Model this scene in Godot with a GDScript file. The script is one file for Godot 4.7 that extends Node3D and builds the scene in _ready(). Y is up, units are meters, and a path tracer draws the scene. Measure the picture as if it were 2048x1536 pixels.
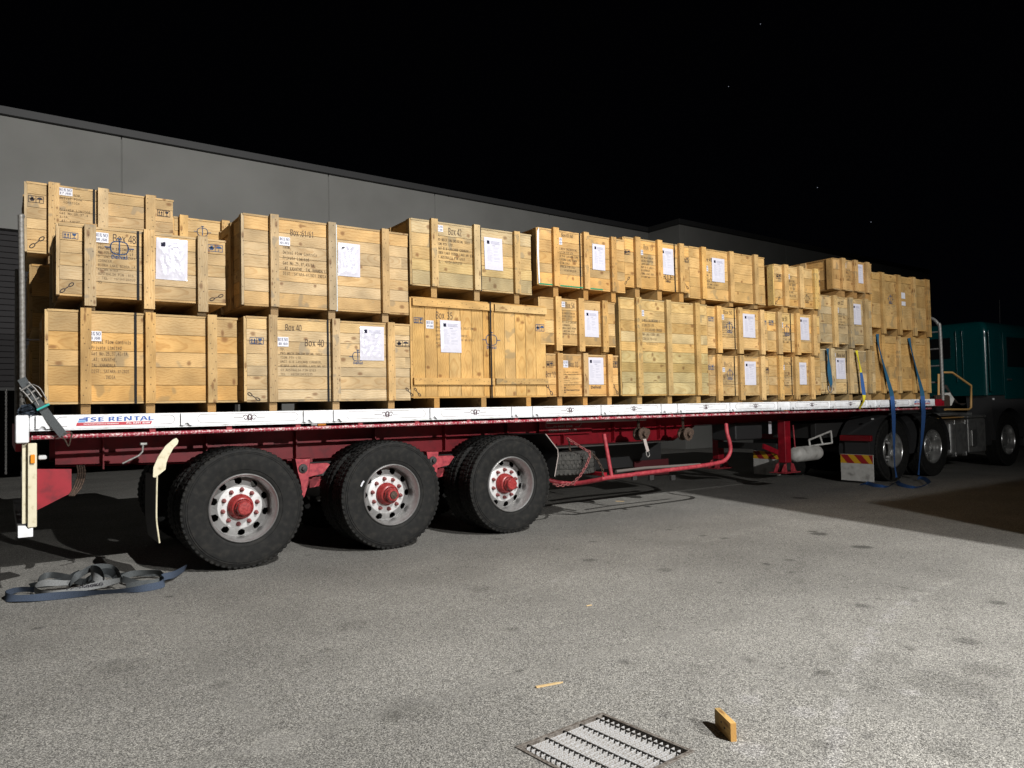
extends Node3D
# A flatbed trailer loaded with wooden crates in a yard at night, lit by wall floodlights behind the viewer.
# x runs along the trailer towards the tractor, y is up, z points out of the trailer's loaded side.

const CAM := Vector3(0.37331, 1.33649, 6.70463)
const YAW := 0.60072
const PITCH := 0.03514
const ROLL := -0.02144
const FOCAL := 1490.57
const DECK := 1.375

var cr: Vector3
var cu: Vector3
var cf: Vector3
var rng := RandomNumberGenerator.new()
var M := {}
var fonts := {}
var taken := {}
var cache := {}

# ---------------------------------------------------------------- mesh collector
class MB:
	var v := PackedVector3Array()
	var n := PackedVector3Array()
	var uv := PackedVector2Array()
	var c := PackedColorArray()
	var ix := PackedInt32Array()
	var col := Color(1, 1, 1)
	var xf := Transform3D()

	func vert(p: Vector3, nn: Vector3, t := Vector2.ZERO) -> int:
		v.append(xf * p)
		n.append((xf.basis * nn).normalized())
		uv.append(t)
		c.append(col)
		return v.size() - 1

	func tri(a: int, b: int, d: int) -> void:
		var g := (v[d] - v[a]).cross(v[b] - v[a])
		if g.dot(n[a] + n[b] + n[d]) < 0.0:
			ix.append_array(PackedInt32Array([a, d, b]))
		else:
			ix.append_array(PackedInt32Array([a, b, d]))

	func quad(a: int, b: int, d: int, e: int) -> void:
		tri(a, b, d)
		tri(a, d, e)

	func face(p: Array, nn: Vector3, t: Array = []) -> void:
		var id := []
		for i in p.size():
			id.append(vert(p[i], nn, t[i] if t.size() else Vector2.ZERO))
		for i in range(1, p.size() - 1):
			tri(id[0], id[i], id[i + 1])

	func box(a: Vector3, b: Vector3) -> void:
		var lo := Vector3(minf(a.x, b.x), minf(a.y, b.y), minf(a.z, b.z))
		var hi := Vector3(maxf(a.x, b.x), maxf(a.y, b.y), maxf(a.z, b.z))
		for ax in 3:
			var u := (ax + 1) % 3
			var w := (ax + 2) % 3
			for s in [0, 1]:
				var nn := Vector3.ZERO
				nn[ax] = 1.0 if s else -1.0
				var pts := []
				var ts := []
				for k in [[0, 0], [1, 0], [1, 1], [0, 1]]:
					var p := Vector3.ZERO
					p[ax] = hi[ax] if s else lo[ax]
					p[u] = hi[u] if k[0] else lo[u]
					p[w] = hi[w] if k[1] else lo[w]
					pts.append(p)
					ts.append(Vector2(p[u], p[w]))
				face(pts, nn, ts)

	# a box with bevelled edges all round
	func bevel(a: Vector3, b: Vector3, r: float) -> void:
		var lo := Vector3(minf(a.x, b.x), minf(a.y, b.y), minf(a.z, b.z))
		var hi := Vector3(maxf(a.x, b.x), maxf(a.y, b.y), maxf(a.z, b.z))
		r = minf(r, 0.45 * minf(hi.x - lo.x, minf(hi.y - lo.y, hi.z - lo.z)))
		var ids := {}
		for sx in [0, 1]:
			for sy in [0, 1]:
				for sz in [0, 1]:
					var s := [sx, sy, sz]
					for ax in 3:
						var p := Vector3.ZERO
						var nn := Vector3.ZERO
						for k in 3:
							var e: float = hi[k] if s[k] else lo[k]
							p[k] = e if k == ax else e + (-r if s[k] else r)
						nn[ax] = 1.0 if s[ax] else -1.0
						ids[[sx, sy, sz, ax]] = vert(p, nn, Vector2(p[(ax + 1) % 3], p[(ax + 2) % 3]))
		for ax in 3:
			var u := (ax + 1) % 3
			var w := (ax + 2) % 3
			for s in [0, 1]:
				var q := []
				for k in [[0, 0], [1, 0], [1, 1], [0, 1]]:
					var key := [0, 0, 0, ax]
					key[ax] = s
					key[u] = k[0]
					key[w] = k[1]
					q.append(ids[key])
				quad(q[0], q[1], q[2], q[3])
		for ax in 3:
			var u := (ax + 1) % 3
			var w := (ax + 2) % 3
			for su in [0, 1]:
				for sw in [0, 1]:
					var q := []
					for k in [[0, u], [1, u], [1, w], [0, w]]:
						var key := [0, 0, 0, k[1]]
						key[ax] = k[0]
						key[u] = su
						key[w] = sw
						q.append(ids[key])
					quad(q[0], q[1], q[2], q[3])
		for sx in [0, 1]:
			for sy in [0, 1]:
				for sz in [0, 1]:
					tri(ids[[sx, sy, sz, 0]], ids[[sx, sy, sz, 1]], ids[[sx, sy, sz, 2]])

	# polygon (in x, y) given a thickness along z
	func prism(poly: PackedVector2Array, z0: float, z1: float) -> void:
		var tr := Geometry2D.triangulate_polygon(poly)
		for z in [z0, z1]:
			var nn := Vector3(0, 0, 1 if z == maxf(z0, z1) else -1)
			var st := v.size()
			for p in poly:
				vert(Vector3(p.x, p.y, z), nn, p)
			for i in range(0, tr.size(), 3):
				tri(st + tr[i], st + tr[i + 1], st + tr[i + 2])
		var area := 0.0
		for i in poly.size():
			area += poly[i].cross(poly[(i + 1) % poly.size()])
		for i in poly.size():
			var a := poly[i]
			var b := poly[(i + 1) % poly.size()]
			var d := (b - a).normalized() * (1.0 if area > 0 else -1.0)
			face([Vector3(a.x, a.y, z0), Vector3(b.x, b.y, z0), Vector3(b.x, b.y, z1), Vector3(a.x, a.y, z1)], Vector3(d.y, -d.x, 0), [Vector2(a.x, z0), Vector2(b.x, z0), Vector2(b.x, z1), Vector2(a.x, z1)])

	# profile of (radius, height) turned about the z axis; heights lie along z
	func lathe(prof: PackedVector2Array, seg: int, flat := false) -> void:
		for i in prof.size() - 1:
			var a := prof[i]
			var b := prof[i + 1]
			if a.distance_to(b) < 1e-6:
				continue
			var t := (b - a).normalized()
			var na := Vector2(t.y, -t.x)
			var n0 := na
			var n1 := na
			if not flat:
				if i > 0:
					var tp := (a - prof[i - 1]).normalized()
					var m := Vector2(tp.y, -tp.x)
					if m.dot(na) > 0.6:
						n0 = (m + na).normalized()
				if i < prof.size() - 2:
					var tn := (prof[i + 2] - b).normalized()
					var m := Vector2(tn.y, -tn.x)
					if m.dot(na) > 0.6:
						n1 = (m + na).normalized()
			var st := v.size()
			for k in seg + 1:
				var w := TAU * k / seg
				var d := Vector3(cos(w), sin(w), 0)
				vert(d * a.x + Vector3(0, 0, a.y), d * n0.x + Vector3(0, 0, n0.y), Vector2(w * 0.5, a.x))
				vert(d * b.x + Vector3(0, 0, b.y), d * n1.x + Vector3(0, 0, n1.y), Vector2(w * 0.5, b.x))
			for k in seg:
				var p := st + k * 2
				quad(p, p + 1, p + 3, p + 2)

	func tube(path: Array, r: float, seg := 10, closed := false) -> void:
		var np := path.size()
		var st := v.size()
		var up := Vector3(0.137, 0.31, 0.94)
		var rings := np + (1 if closed else 0)
		var acc := 0.0
		for i in rings:
			var p: Vector3 = path[i % np]
			var a: Vector3 = path[(i - 1 + np) % np] if closed or i > 0 else p
			var b: Vector3 = path[(i + 1) % np] if closed or i < np - 1 else p
			var t := (b - a).normalized()
			if i > 0:
				acc += p.distance_to(path[(i - 1) % np])
			var s := t.cross(up)
			if s.length() < 0.05:
				s = t.cross(Vector3(1, 0, 0))
			s = s.normalized()
			up = s.cross(t).normalized()
			for k in seg + 1:
				var w := TAU * k / seg
				var d := s * cos(w) + up * sin(w)
				vert(p + d * r, d, Vector2(acc, w * r))
		for i in rings - 1:
			for k in seg:
				var a := st + i * (seg + 1) + k
				quad(a, a + 1, a + seg + 2, a + seg + 1)
		if not closed:
			for e in [0, np - 1]:
				var p: Vector3 = path[e]
				var q: Vector3 = path[1] if e == 0 else path[np - 2]
				var nn := (p - q).normalized()
				var ids := []
				for k in seg:
					ids.append(vert(xf.affine_inverse() * v[st + (e if e == 0 else np - 1) * (seg + 1) + k], nn))
				for k in range(1, seg - 1):
					tri(ids[0], ids[k], ids[k + 1])

	# webbing: points and the direction of its width at each
	func ribbon(path: Array, wide: Array, width: float, thick := 0.003) -> void:
		var acc := 0.0
		for side in [1.0, -1.0]:
			var st := v.size()
			acc = 0.0
			for i in path.size():
				var p: Vector3 = path[i]
				var t: Vector3 = (path[mini(i + 1, path.size() - 1)] - path[maxi(i - 1, 0)]).normalized()
				var w: Vector3 = (wide[mini(i, wide.size() - 1)] as Vector3)
				w = (w - t * w.dot(t)).normalized()
				var nn: Vector3 = t.cross(w).normalized() * side
				if i > 0:
					acc += p.distance_to(path[i - 1])
				vert(p + w * width * 0.5 + nn * thick * 0.5, nn, Vector2(acc, 0))
				vert(p - w * width * 0.5 + nn * thick * 0.5, nn, Vector2(acc, width))
			for i in path.size() - 1:
				var a := st + i * 2
				quad(a, a + 1, a + 3, a + 2)

	# a flat pen line in a plane with axes ax, ay
	func stroke(o: Vector3, ax: Vector3, ay: Vector3, pts: Array, w: float, closed := false) -> void:
		var nn := ax.cross(ay).normalized()
		var m := pts.size()
		var cnt := m if closed else m - 1
		for i in cnt:
			var a: Vector2 = pts[i]
			var b: Vector2 = pts[(i + 1) % m]
			var d := (b - a).normalized()
			var e := Vector2(-d.y, d.x) * w * 0.5
			a -= d * w * 0.25
			b += d * w * 0.25
			var q := []
			for k in [a + e, b + e, b - e, a - e]:
				q.append(o + ax * k.x + ay * k.y)
			face(q, nn)

	func mesh(m: Material) -> ArrayMesh:
		var a := []
		a.resize(Mesh.ARRAY_MAX)
		a[Mesh.ARRAY_VERTEX] = v
		a[Mesh.ARRAY_NORMAL] = n
		a[Mesh.ARRAY_TEX_UV] = uv
		a[Mesh.ARRAY_COLOR] = c
		a[Mesh.ARRAY_INDEX] = ix
		var am := ArrayMesh.new()
		am.add_surface_from_arrays(Mesh.PRIMITIVE_TRIANGLES, a)
		am.surface_set_material(0, m)
		return am

# ---------------------------------------------------------------- helpers
func pix(x: float, y: float) -> Vector3:
	return cr * ((x - 1024.0) / FOCAL) - cu * ((y - 768.0) / FOCAL) + cf
func pz(x: float, y: float, z: float) -> Vector3:
	var d := pix(x, y)
	return CAM + d * ((z - CAM.z) / d.z)
func py(x: float, y: float, h := 0.0) -> Vector3:
	var d := pix(x, y)
	return CAM + d * ((h - CAM.y) / d.y)
func pxx(x: float, y: float, at: float) -> Vector3:
	var d := pix(x, y)
	return CAM + d * ((at - CAM.x) / d.x)

func numbered(s: String) -> String:
	var k: int = taken.get(s, 0)
	taken[s] = k + 1
	return s if k == 0 else "%s_%03d" % [s, k]

func tag(o: Node3D, label: String, category: String, group := "", kind := "") -> Node3D:
	if label: o.set_meta("label", label)
	if category: o.set_meta("category", category)
	if group: o.set_meta("group", group)
	if kind: o.set_meta("kind", kind)
	return o

func thing(called: String, label: String, category: String, at := Vector3.ZERO, group := "") -> Node3D:
	var o := Node3D.new()
	o.name = numbered(called)
	add_child(o)
	o.position = at
	return tag(o, label, category, group)

func obj(called: String, b: MB, m: Material, parent: Node3D = null, at := Vector3.ZERO) -> MeshInstance3D:
	return inst(called, b.mesh(m), parent, at)

func inst(called: String, mesh: Mesh, parent: Node3D = null, at := Vector3.ZERO) -> MeshInstance3D:
	var o := MeshInstance3D.new()
	o.mesh = mesh
	o.position = at
	if parent == null:
		o.name = numbered(called)
		add_child(o)
	else:
		o.name = called
		parent.add_child(o, true)
	return o

func group_part(called: String, parent: Node3D, at := Vector3.ZERO) -> Node3D:
	var o := Node3D.new()
	o.name = called
	parent.add_child(o, true)
	o.position = at
	return o

func boxpart(called: String, parent: Node3D, a: Vector3, b: Vector3, m: Material, r := 0.0) -> MeshInstance3D:
	var mb := MB.new()
	var c := (a + b) * 0.5
	if r > 0.0:
		mb.bevel(a - c, b - c, r)
	else:
		mb.box(a - c, b - c)
	return obj(called, mb, m, parent, c)

func tubepart(called: String, parent: Node3D, path: Array, r: float, m: Material, seg := 10) -> MeshInstance3D:
	var mb := MB.new()
	mb.tube(path, r, seg)
	return obj(called, mb, m, parent)

func srgb(r: float, g: float, b: float) -> Color:
	return Color(r, g, b).linear_to_srgb()

func mat(called: String, lin: Color, rough := 0.7, metal := 0.0, spec := 0.5) -> StandardMaterial3D:
	var m := StandardMaterial3D.new()
	m.resource_name = called
	m.albedo_color = lin.linear_to_srgb()
	m.roughness = rough
	m.metallic = metal
	m.metallic_specular = spec
	M[called] = m
	return m

func noise(seed_: int, freq: float, kind := FastNoiseLite.TYPE_SIMPLEX_SMOOTH, oct := 4) -> FastNoiseLite:
	var n := FastNoiseLite.new()
	n.seed = seed_
	n.noise_type = kind
	n.frequency = freq
	n.fractal_type = FastNoiseLite.FRACTAL_FBM if oct > 1 else FastNoiseLite.FRACTAL_NONE
	n.fractal_octaves = oct
	return n

func noise_tex(n: FastNoiseLite, size: int, stops: Array, normal := 0.0) -> ImageTexture:
	var im := n.get_seamless_image(size, size, false, false, 0.12, true)
	if normal > 0.0:
		im.convert(Image.FORMAT_RGBA8)
		im.bump_map_to_normal_map(normal)
		return ImageTexture.create_from_image(im)
	var src := im.get_data()
	var g := Gradient.new()
	var off := PackedFloat32Array()
	var cols := PackedColorArray()
	for s in stops:
		off.append(s[0])
		cols.append((s[1] as Color).linear_to_srgb())
	g.offsets = off
	g.colors = cols
	var lut := PackedByteArray()
	for i in 256:
		var k := g.sample(i / 255.0)
		lut.append_array(PackedByteArray([int(k.r * 255), int(k.g * 255), int(k.b * 255)]))
	var dst := PackedByteArray()
	dst.resize(size * size * 3)
	var step: int = src.size() / (size * size)
	for i in size * size:
		var l := src[i * step] * 3
		dst[i * 3] = lut[l]
		dst[i * 3 + 1] = lut[l + 1]
		dst[i * 3 + 2] = lut[l + 2]
	return ImageTexture.create_from_image(Image.create_from_data(size, size, false, Image.FORMAT_RGB8, dst))

func patchy(called: String, tex: Texture2D, scale: float, rough: float, metal := 0.0, spec := 0.5) -> StandardMaterial3D:
	var m := mat(called, Color(1, 1, 1), rough, metal, spec)
	m.albedo_texture = tex
	m.uv1_triplanar = true
	m.uv1_world_triplanar = true
	m.uv1_scale = Vector3.ONE * scale
	return m

func text(parent: Node3D, called: String, s: String, font: String, a: Vector3, w: float, h: float, m: Material, turn := Basis()) -> MeshInstance3D:
	# fits the writing into a rectangle whose upper left corner is a
	var key := "text|%s|%s|%s" % [s, font, m.resource_name]
	if not cache.has(key):
		var t := TextMesh.new()
		t.font = fonts[font]
		t.text = s
		t.font_size = 24
		t.pixel_size = 0.01
		t.depth = 0.0
		t.curve_step = 3.0
		t.horizontal_alignment = HORIZONTAL_ALIGNMENT_LEFT
		t.material = m
		cache[key] = t
	var tm: TextMesh = cache[key]
	var ab := tm.get_aabb()
	var sx := w / maxf(ab.size.x, 0.001)
	var sy := h / maxf(ab.size.y, 0.001)
	var o := inst(called, tm, parent)
	o.transform = Transform3D(turn * Basis.from_scale(Vector3(sx, sy, 1)), a + turn * Vector3(-ab.position.x * sx, -(ab.position.y + ab.size.y) * sy, 0))
	return o

# ---------------------------------------------------------------- start
func _ready() -> void:
	rng.seed = 4711
	var fw := Vector3(sin(YAW) * cos(PITCH), sin(PITCH), -cos(YAW) * cos(PITCH))
	var rt := Vector3(cos(YAW), 0, sin(YAW))
	var up := rt.cross(fw)
	cr = rt * cos(ROLL) + up * sin(ROLL)
	cu = up * cos(ROLL) - rt * sin(ROLL)
	cf = fw
	var cam := Camera3D.new()
	cam.name = "camera"
	cam.transform = Transform3D(Basis(cr, cu, -cf), CAM)
	cam.fov = rad_to_deg(2.0 * atan(768.0 / FOCAL))
	cam.near = 0.05
	cam.far = 3000.0
	add_child(cam)
	cam.current = true

	var env := Environment.new()
	env.background_mode = Environment.BG_SKY
	var sm := ProceduralSkyMaterial.new()
	sm.sky_top_color = srgb(0.0004, 0.0004, 0.0006)
	sm.sky_horizon_color = srgb(0.0005, 0.0006, 0.0012)
	sm.ground_bottom_color = srgb(0.0003, 0.0003, 0.0004)
	sm.ground_horizon_color = srgb(0.0005, 0.0006, 0.0012)
	var sky := Sky.new()
	sky.sky_material = sm
	env.sky = sky
	env.tonemap_mode = Environment.TONE_MAPPER_LINEAR
	env.tonemap_exposure = 1.0
	env.sdfgi_enabled = true
	env.ssao_enabled = true
	env.ssil_enabled = true
	var we := WorldEnvironment.new()
	we.name = "environment"
	we.environment = env
	add_child(we)

	materials()
	setting()
	floodlights()
	warehouse()
	off_frame()
	trailer()
	tractor()
	crates()
	straps()
	ground_things()
	stars()

# ---------------------------------------------------------------- materials
func materials() -> void:
	for f in [["mono", "Droid Sans Mono"], ["sans", "Droid Sans"], ["serif", "Droid Serif"]]:
		var sf := SystemFont.new()
		sf.font_names = PackedStringArray([f[1]])
		fonts[f[0]] = sf
	for f in [["serif_bold", "Droid Serif", 700, false], ["bold", "Droid Sans", 700, false]]:
		var sf := SystemFont.new()
		sf.font_names = PackedStringArray([f[1]])
		sf.font_weight = f[2]
		fonts[f[0]] = sf
	var fi := FontVariation.new()
	fi.base_font = fonts["bold"]
	fi.variation_transform = Transform2D(Vector2(1, 0), Vector2(0.25, 1), Vector2.ZERO)
	fonts["bold_italic"] = fi

	var w := mat("pine", Color(1, 1, 1), 0.72, 0.0, 0.35)
	w.albedo_texture = wood_atlas()
	w.vertex_color_use_as_albedo = true
	mat("print_brown", Color(0.13, 0.088, 0.05), 0.9)
	mat("print_black", Color(0.025, 0.022, 0.03), 0.8)
	mat("print_blue", Color(0.03, 0.07, 0.16), 0.85)
	mat("marker", Color(0.075, 0.05, 0.035), 0.8)
	mat("label_white", Color(0.62, 0.62, 0.66), 0.55)
	mat("print_navy", Color(0.015, 0.02, 0.08), 0.7)
	mat("band_black", Color(0.01, 0.01, 0.011), 0.6, 0.0, 0.25)
	mat("band_steel", Color(0.28, 0.33, 0.36), 0.45, 0.6)
	mat("band_green", Color(0.03, 0.25, 0.12), 0.35)
	mat("film", Color(0.75, 0.78, 0.8), 0.3)
	var doc := mat("document", Color(1, 1, 1), 0.22, 0.0, 0.5)
	doc.albedo_texture = document_texture()
	doc.clearcoat_enabled = true
	doc.clearcoat = 0.6
	doc.clearcoat_roughness = 0.12

	patchy("rail_white", noise_tex(noise(5, 0.02, FastNoiseLite.TYPE_SIMPLEX_SMOOTH, 5), 256, [[0.0, Color(0.4, 0.37, 0.32)], [0.18, Color(0.7, 0.7, 0.7)], [0.6, Color(0.8, 0.81, 0.83)], [1.0, Color(0.82, 0.83, 0.85)]]), 1.1, 0.4)
	mat("white_paint", Color(0.76, 0.77, 0.78), 0.4)
	patchy("cream", noise_tex(noise(6, 0.03), 128, [[0.0, Color(0.42, 0.36, 0.22)], [0.4, Color(0.66, 0.6, 0.43)], [1.0, Color(0.7, 0.64, 0.47)]]), 3.0, 0.5)
	patchy("red", noise_tex(noise(7, 0.02, FastNoiseLite.TYPE_SIMPLEX_SMOOTH, 5), 256, [[0.0, Color(0.14, 0.003, 0.01)], [0.4, Color(0.25, 0.003, 0.012)], [0.8, Color(0.29, 0.004, 0.015)], [1.0, Color(0.25, 0.012, 0.018)]]), 1.3, 0.5)
	patchy("red_dusty", noise_tex(noise(8, 0.03, FastNoiseLite.TYPE_SIMPLEX_SMOOTH, 5), 256, [[0.0, Color(0.16, 0.012, 0.02)], [0.4, Color(0.3, 0.025, 0.037)], [0.75, Color(0.35, 0.042, 0.05)], [1.0, Color(0.43, 0.16, 0.14)]]), 2.0, 0.6)
	patchy("red_chipped", noise_tex(noise(9, 0.05, FastNoiseLite.TYPE_SIMPLEX_SMOOTH, 4), 256, [[0.0, Color(0.2, 0.012, 0.022)], [0.56, Color(0.34, 0.02, 0.045)], [0.6, Color(0.36, 0.03, 0.05)], [0.63, Color(0.6, 0.52, 0.5)], [1.0, Color(0.66, 0.62, 0.58)]]), 2.3, 0.5)
	patchy("rubber", noise_tex(noise(10, 0.02, FastNoiseLite.TYPE_SIMPLEX_SMOOTH, 5), 256, [[0.0, Color(0.008, 0.008, 0.008)], [0.5, Color(0.012, 0.012, 0.0115)], [1.0, Color(0.026, 0.024, 0.021)]]), 2.2, 0.7, 0.0, 0.32)
	patchy("rubber_dusty", noise_tex(noise(11, 0.03, FastNoiseLite.TYPE_SIMPLEX_SMOOTH, 5), 256, [[0.0, Color(0.02, 0.02, 0.018)], [0.5, Color(0.042, 0.04, 0.036)], [1.0, Color(0.08, 0.075, 0.066)]]), 2.0, 0.85)
	patchy("rim_silver", noise_tex(noise(12, 0.03, FastNoiseLite.TYPE_SIMPLEX_SMOOTH, 4), 256, [[0.0, Color(0.27, 0.262, 0.255)], [0.4, Color(0.38, 0.376, 0.37)], [1.0, Color(0.43, 0.428, 0.425)]]), 2.0, 0.42, 0.7)
	patchy("rim_face", noise_tex(noise(23, 0.03), 128, [[0.0, Color(0.4, 0.39, 0.38)], [0.4, Color(0.56, 0.555, 0.55)], [1.0, Color(0.6, 0.598, 0.595)]]), 3.0, 0.5, 0.2)
	mat("alloy", Color(0.62, 0.62, 0.61), 0.28, 0.9)
	patchy("alloy_dull", noise_tex(noise(13, 0.03), 128, [[0.0, Color(0.2, 0.2, 0.2)], [0.5, Color(0.34, 0.34, 0.33)], [1.0, Color(0.42, 0.42, 0.41)]]), 1.5, 0.45, 0.7)
	patchy("galvanised", noise_tex(noise(14, 0.05), 128, [[0.0, Color(0.14, 0.13, 0.12)], [0.5, Color(0.27, 0.262, 0.25)], [1.0, Color(0.36, 0.35, 0.335)]]), 4.0, 0.5, 0.5)
	patchy("grate_steel", noise_tex(noise(15, 0.05, FastNoiseLite.TYPE_SIMPLEX_SMOOTH, 5), 256, [[0.0, Color(0.18, 0.12, 0.075)], [0.3, Color(0.28, 0.265, 0.245)], [0.5, Color(0.38, 0.375, 0.37)], [0.75, Color(0.47, 0.47, 0.475)], [1.0, Color(0.68, 0.68, 0.68)]]), 7.0, 0.45, 0.2)
	patchy("hub_red", noise_tex(noise(19, 0.05), 128, [[0.0, Color(0.14, 0.015, 0.015)], [0.5, Color(0.3, 0.03, 0.03)], [1.0, Color(0.36, 0.07, 0.06)]]), 5.0, 0.35)
	patchy("rust_red", noise_tex(noise(16, 0.06), 128, [[0.0, Color(0.1, 0.03, 0.03)], [0.6, Color(0.24, 0.06, 0.06)], [1.0, Color(0.3, 0.14, 0.1)]]), 6.0, 0.7)
	patchy("winch_rust", noise_tex(noise(17, 0.06), 128, [[0.0, Color(0.02, 0.015, 0.012)], [0.6, Color(0.08, 0.05, 0.035)], [1.0, Color(0.2, 0.13, 0.09)]]), 6.0, 0.7, 0.3)
	patchy("frame_rust", noise_tex(noise(24, 0.05), 128, [[0.0, Color(0.06, 0.047, 0.038)], [0.5, Color(0.13, 0.115, 0.1)], [1.0, Color(0.26, 0.24, 0.215)]]), 6.0, 0.7, 0.2)
	patchy("worn_steel", noise_tex(noise(25, 0.05), 128, [[0.0, Color(0.09, 0.075, 0.06)], [0.5, Color(0.19, 0.18, 0.165)], [1.0, Color(0.27, 0.26, 0.245)]]), 5.0, 0.55, 0.3)
	mat("black", Color(0.012, 0.012, 0.012), 0.6)
	mat("dark_plastic", Color(0.03, 0.03, 0.031), 0.55)
	mat("dark_steel", Color(0.03, 0.029, 0.028), 0.6, 0.2)
	mat("amber", Color(0.75, 0.27, 0.02), 0.25)
	mat("lamp_clear", Color(0.6, 0.6, 0.6), 0.15)
	mat("lamp_red", Color(0.16, 0.006, 0.01), 0.2)
	mat("sign_blue", Color(0.02, 0.09, 0.36), 0.45)
	mat("sign_pale_blue", Color(0.16, 0.36, 0.62), 0.45)
	mat("sign_red", Color(0.45, 0.025, 0.045), 0.45)
	mat("sign_white", Color(0.78, 0.78, 0.79), 0.45)
	mat("pinstripe", Color(0.07, 0.03, 0.04), 0.5)
	mat("lettering_grey", Color(0.34, 0.29, 0.27), 0.6)
	mat("stay_grey", Color(0.12, 0.1, 0.09), 0.7)
	mat("maroon", Color(0.09, 0.012, 0.016), 0.6)
	mat("teal", Color(0.0, 0.04, 0.042), 0.22, 0.0, 0.55)
	(M["teal"] as StandardMaterial3D).clearcoat_enabled = true
	(M["teal"] as StandardMaterial3D).clearcoat = 0.8
	(M["teal"] as StandardMaterial3D).clearcoat_roughness = 0.08
	mat("glass_dark", Color(0.006, 0.007, 0.008), 0.08, 0.0, 0.5)
	mat("yellow_rail", Color(0.5, 0.29, 0.1), 0.55)
	mat("stripe_yellow", Color(0.72, 0.4, 0.02), 0.5)
	mat("stripe_red", Color(0.36, 0.018, 0.02), 0.5)
	patchy("flap_white", noise_tex(noise(18, 0.02, FastNoiseLite.TYPE_SIMPLEX_SMOOTH, 5), 128, [[0.0, Color(0.26, 0.25, 0.23)], [0.4, Color(0.54, 0.53, 0.5)], [1.0, Color(0.66, 0.65, 0.62)]]), 2.0, 0.6)
	for s in [["web_blue", Color(0.035, 0.095, 0.26)], ["web_navy", Color(0.055, 0.072, 0.105)], ["web_grey", Color(0.085, 0.092, 0.095)], ["web_pale", Color(0.2, 0.205, 0.205)], ["web_teal", Color(0.02, 0.085, 0.15)], ["web_yellow", Color(0.6, 0.5, 0.03)], ["web_dark", Color(0.028, 0.032, 0.034)]]:
		var sm := mat(s[0], Color(1, 1, 1), 0.85, 0.0, 0.3)
		sm.albedo_color = Color(1, 1, 1)
		var k: Color = s[1]
		sm.albedo_texture = noise_tex(noise(hash(s[0]) % 1000, 0.2, FastNoiseLite.TYPE_SIMPLEX_SMOOTH, 3), 64, [[0.0, k * 0.65], [0.5, k], [1.0, k * 1.3]])
		sm.uv1_scale = Vector3(8, 8, 8)
	mat("teal_handle", Color(0.05, 0.4, 0.36), 0.4)
	mat("cloth_navy", Color(0.03, 0.042, 0.06), 0.8)
	patchy("wall_grey", noise_tex(noise(20, 0.008, FastNoiseLite.TYPE_SIMPLEX_SMOOTH, 6), 256, [[0.0, Color(0.19, 0.188, 0.176)], [0.5, Color(0.23, 0.228, 0.215)], [1.0, Color(0.26, 0.258, 0.244)]]), 0.17, 0.9)
	mat("fascia", Color(0.035, 0.035, 0.036), 0.6)
	mat("door_slat", Color(0.022, 0.02, 0.021), 0.6, 0.0, 0.3)
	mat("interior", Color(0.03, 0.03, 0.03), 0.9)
	patchy("container_paint", noise_tex(noise(21, 0.01, FastNoiseLite.TYPE_SIMPLEX_SMOOTH, 5), 128, [[0.0, Color(0.05, 0.06, 0.07)], [1.0, Color(0.1, 0.12, 0.14)]]), 0.5, 0.6)
	patchy("deck_wood", noise_tex(noise(22, 0.03), 128, [[0.0, Color(0.05, 0.04, 0.03)], [1.0, Color(0.13, 0.105, 0.08)]]), 2.0, 0.85)

	var g := mat("asphalt", Color(1, 1, 1), 0.92, 0.0, 0.3)
	var cell := FastNoiseLite.new()
	cell.seed = 31
	cell.noise_type = FastNoiseLite.TYPE_CELLULAR
	cell.cellular_return_type = FastNoiseLite.RETURN_CELL_VALUE
	cell.cellular_jitter = 1.0
	cell.frequency = 0.56
	cell.fractal_type = FastNoiseLite.FRACTAL_NONE
	g.albedo_texture = noise_tex(cell, 1024, [[0.0, Color(0.075, 0.072, 0.069)], [0.25, Color(0.15, 0.145, 0.138)], [0.5, Color(0.25, 0.242, 0.23)], [0.75, Color(0.365, 0.352, 0.333)], [1.0, Color(0.57, 0.55, 0.52)]])
	g.uv1_scale = Vector3(1.0 / 2.3, 1.0 / 2.3, 1)
	g.normal_enabled = true
	var cd := cell.duplicate()
	cd.cellular_return_type = FastNoiseLite.RETURN_DISTANCE
	g.normal_texture = noise_tex(cd, 1024, [], 2.0)
	g.normal_scale = 0.7
	g.detail_enabled = true
	g.detail_blend_mode = BaseMaterial3D.BLEND_MODE_MUL
	g.detail_uv_layer = BaseMaterial3D.DETAIL_UV_2
	g.detail_albedo = stain_texture()
	g.uv2_scale = Vector3(1, 1, 1)
	g.texture_repeat = true

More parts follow.
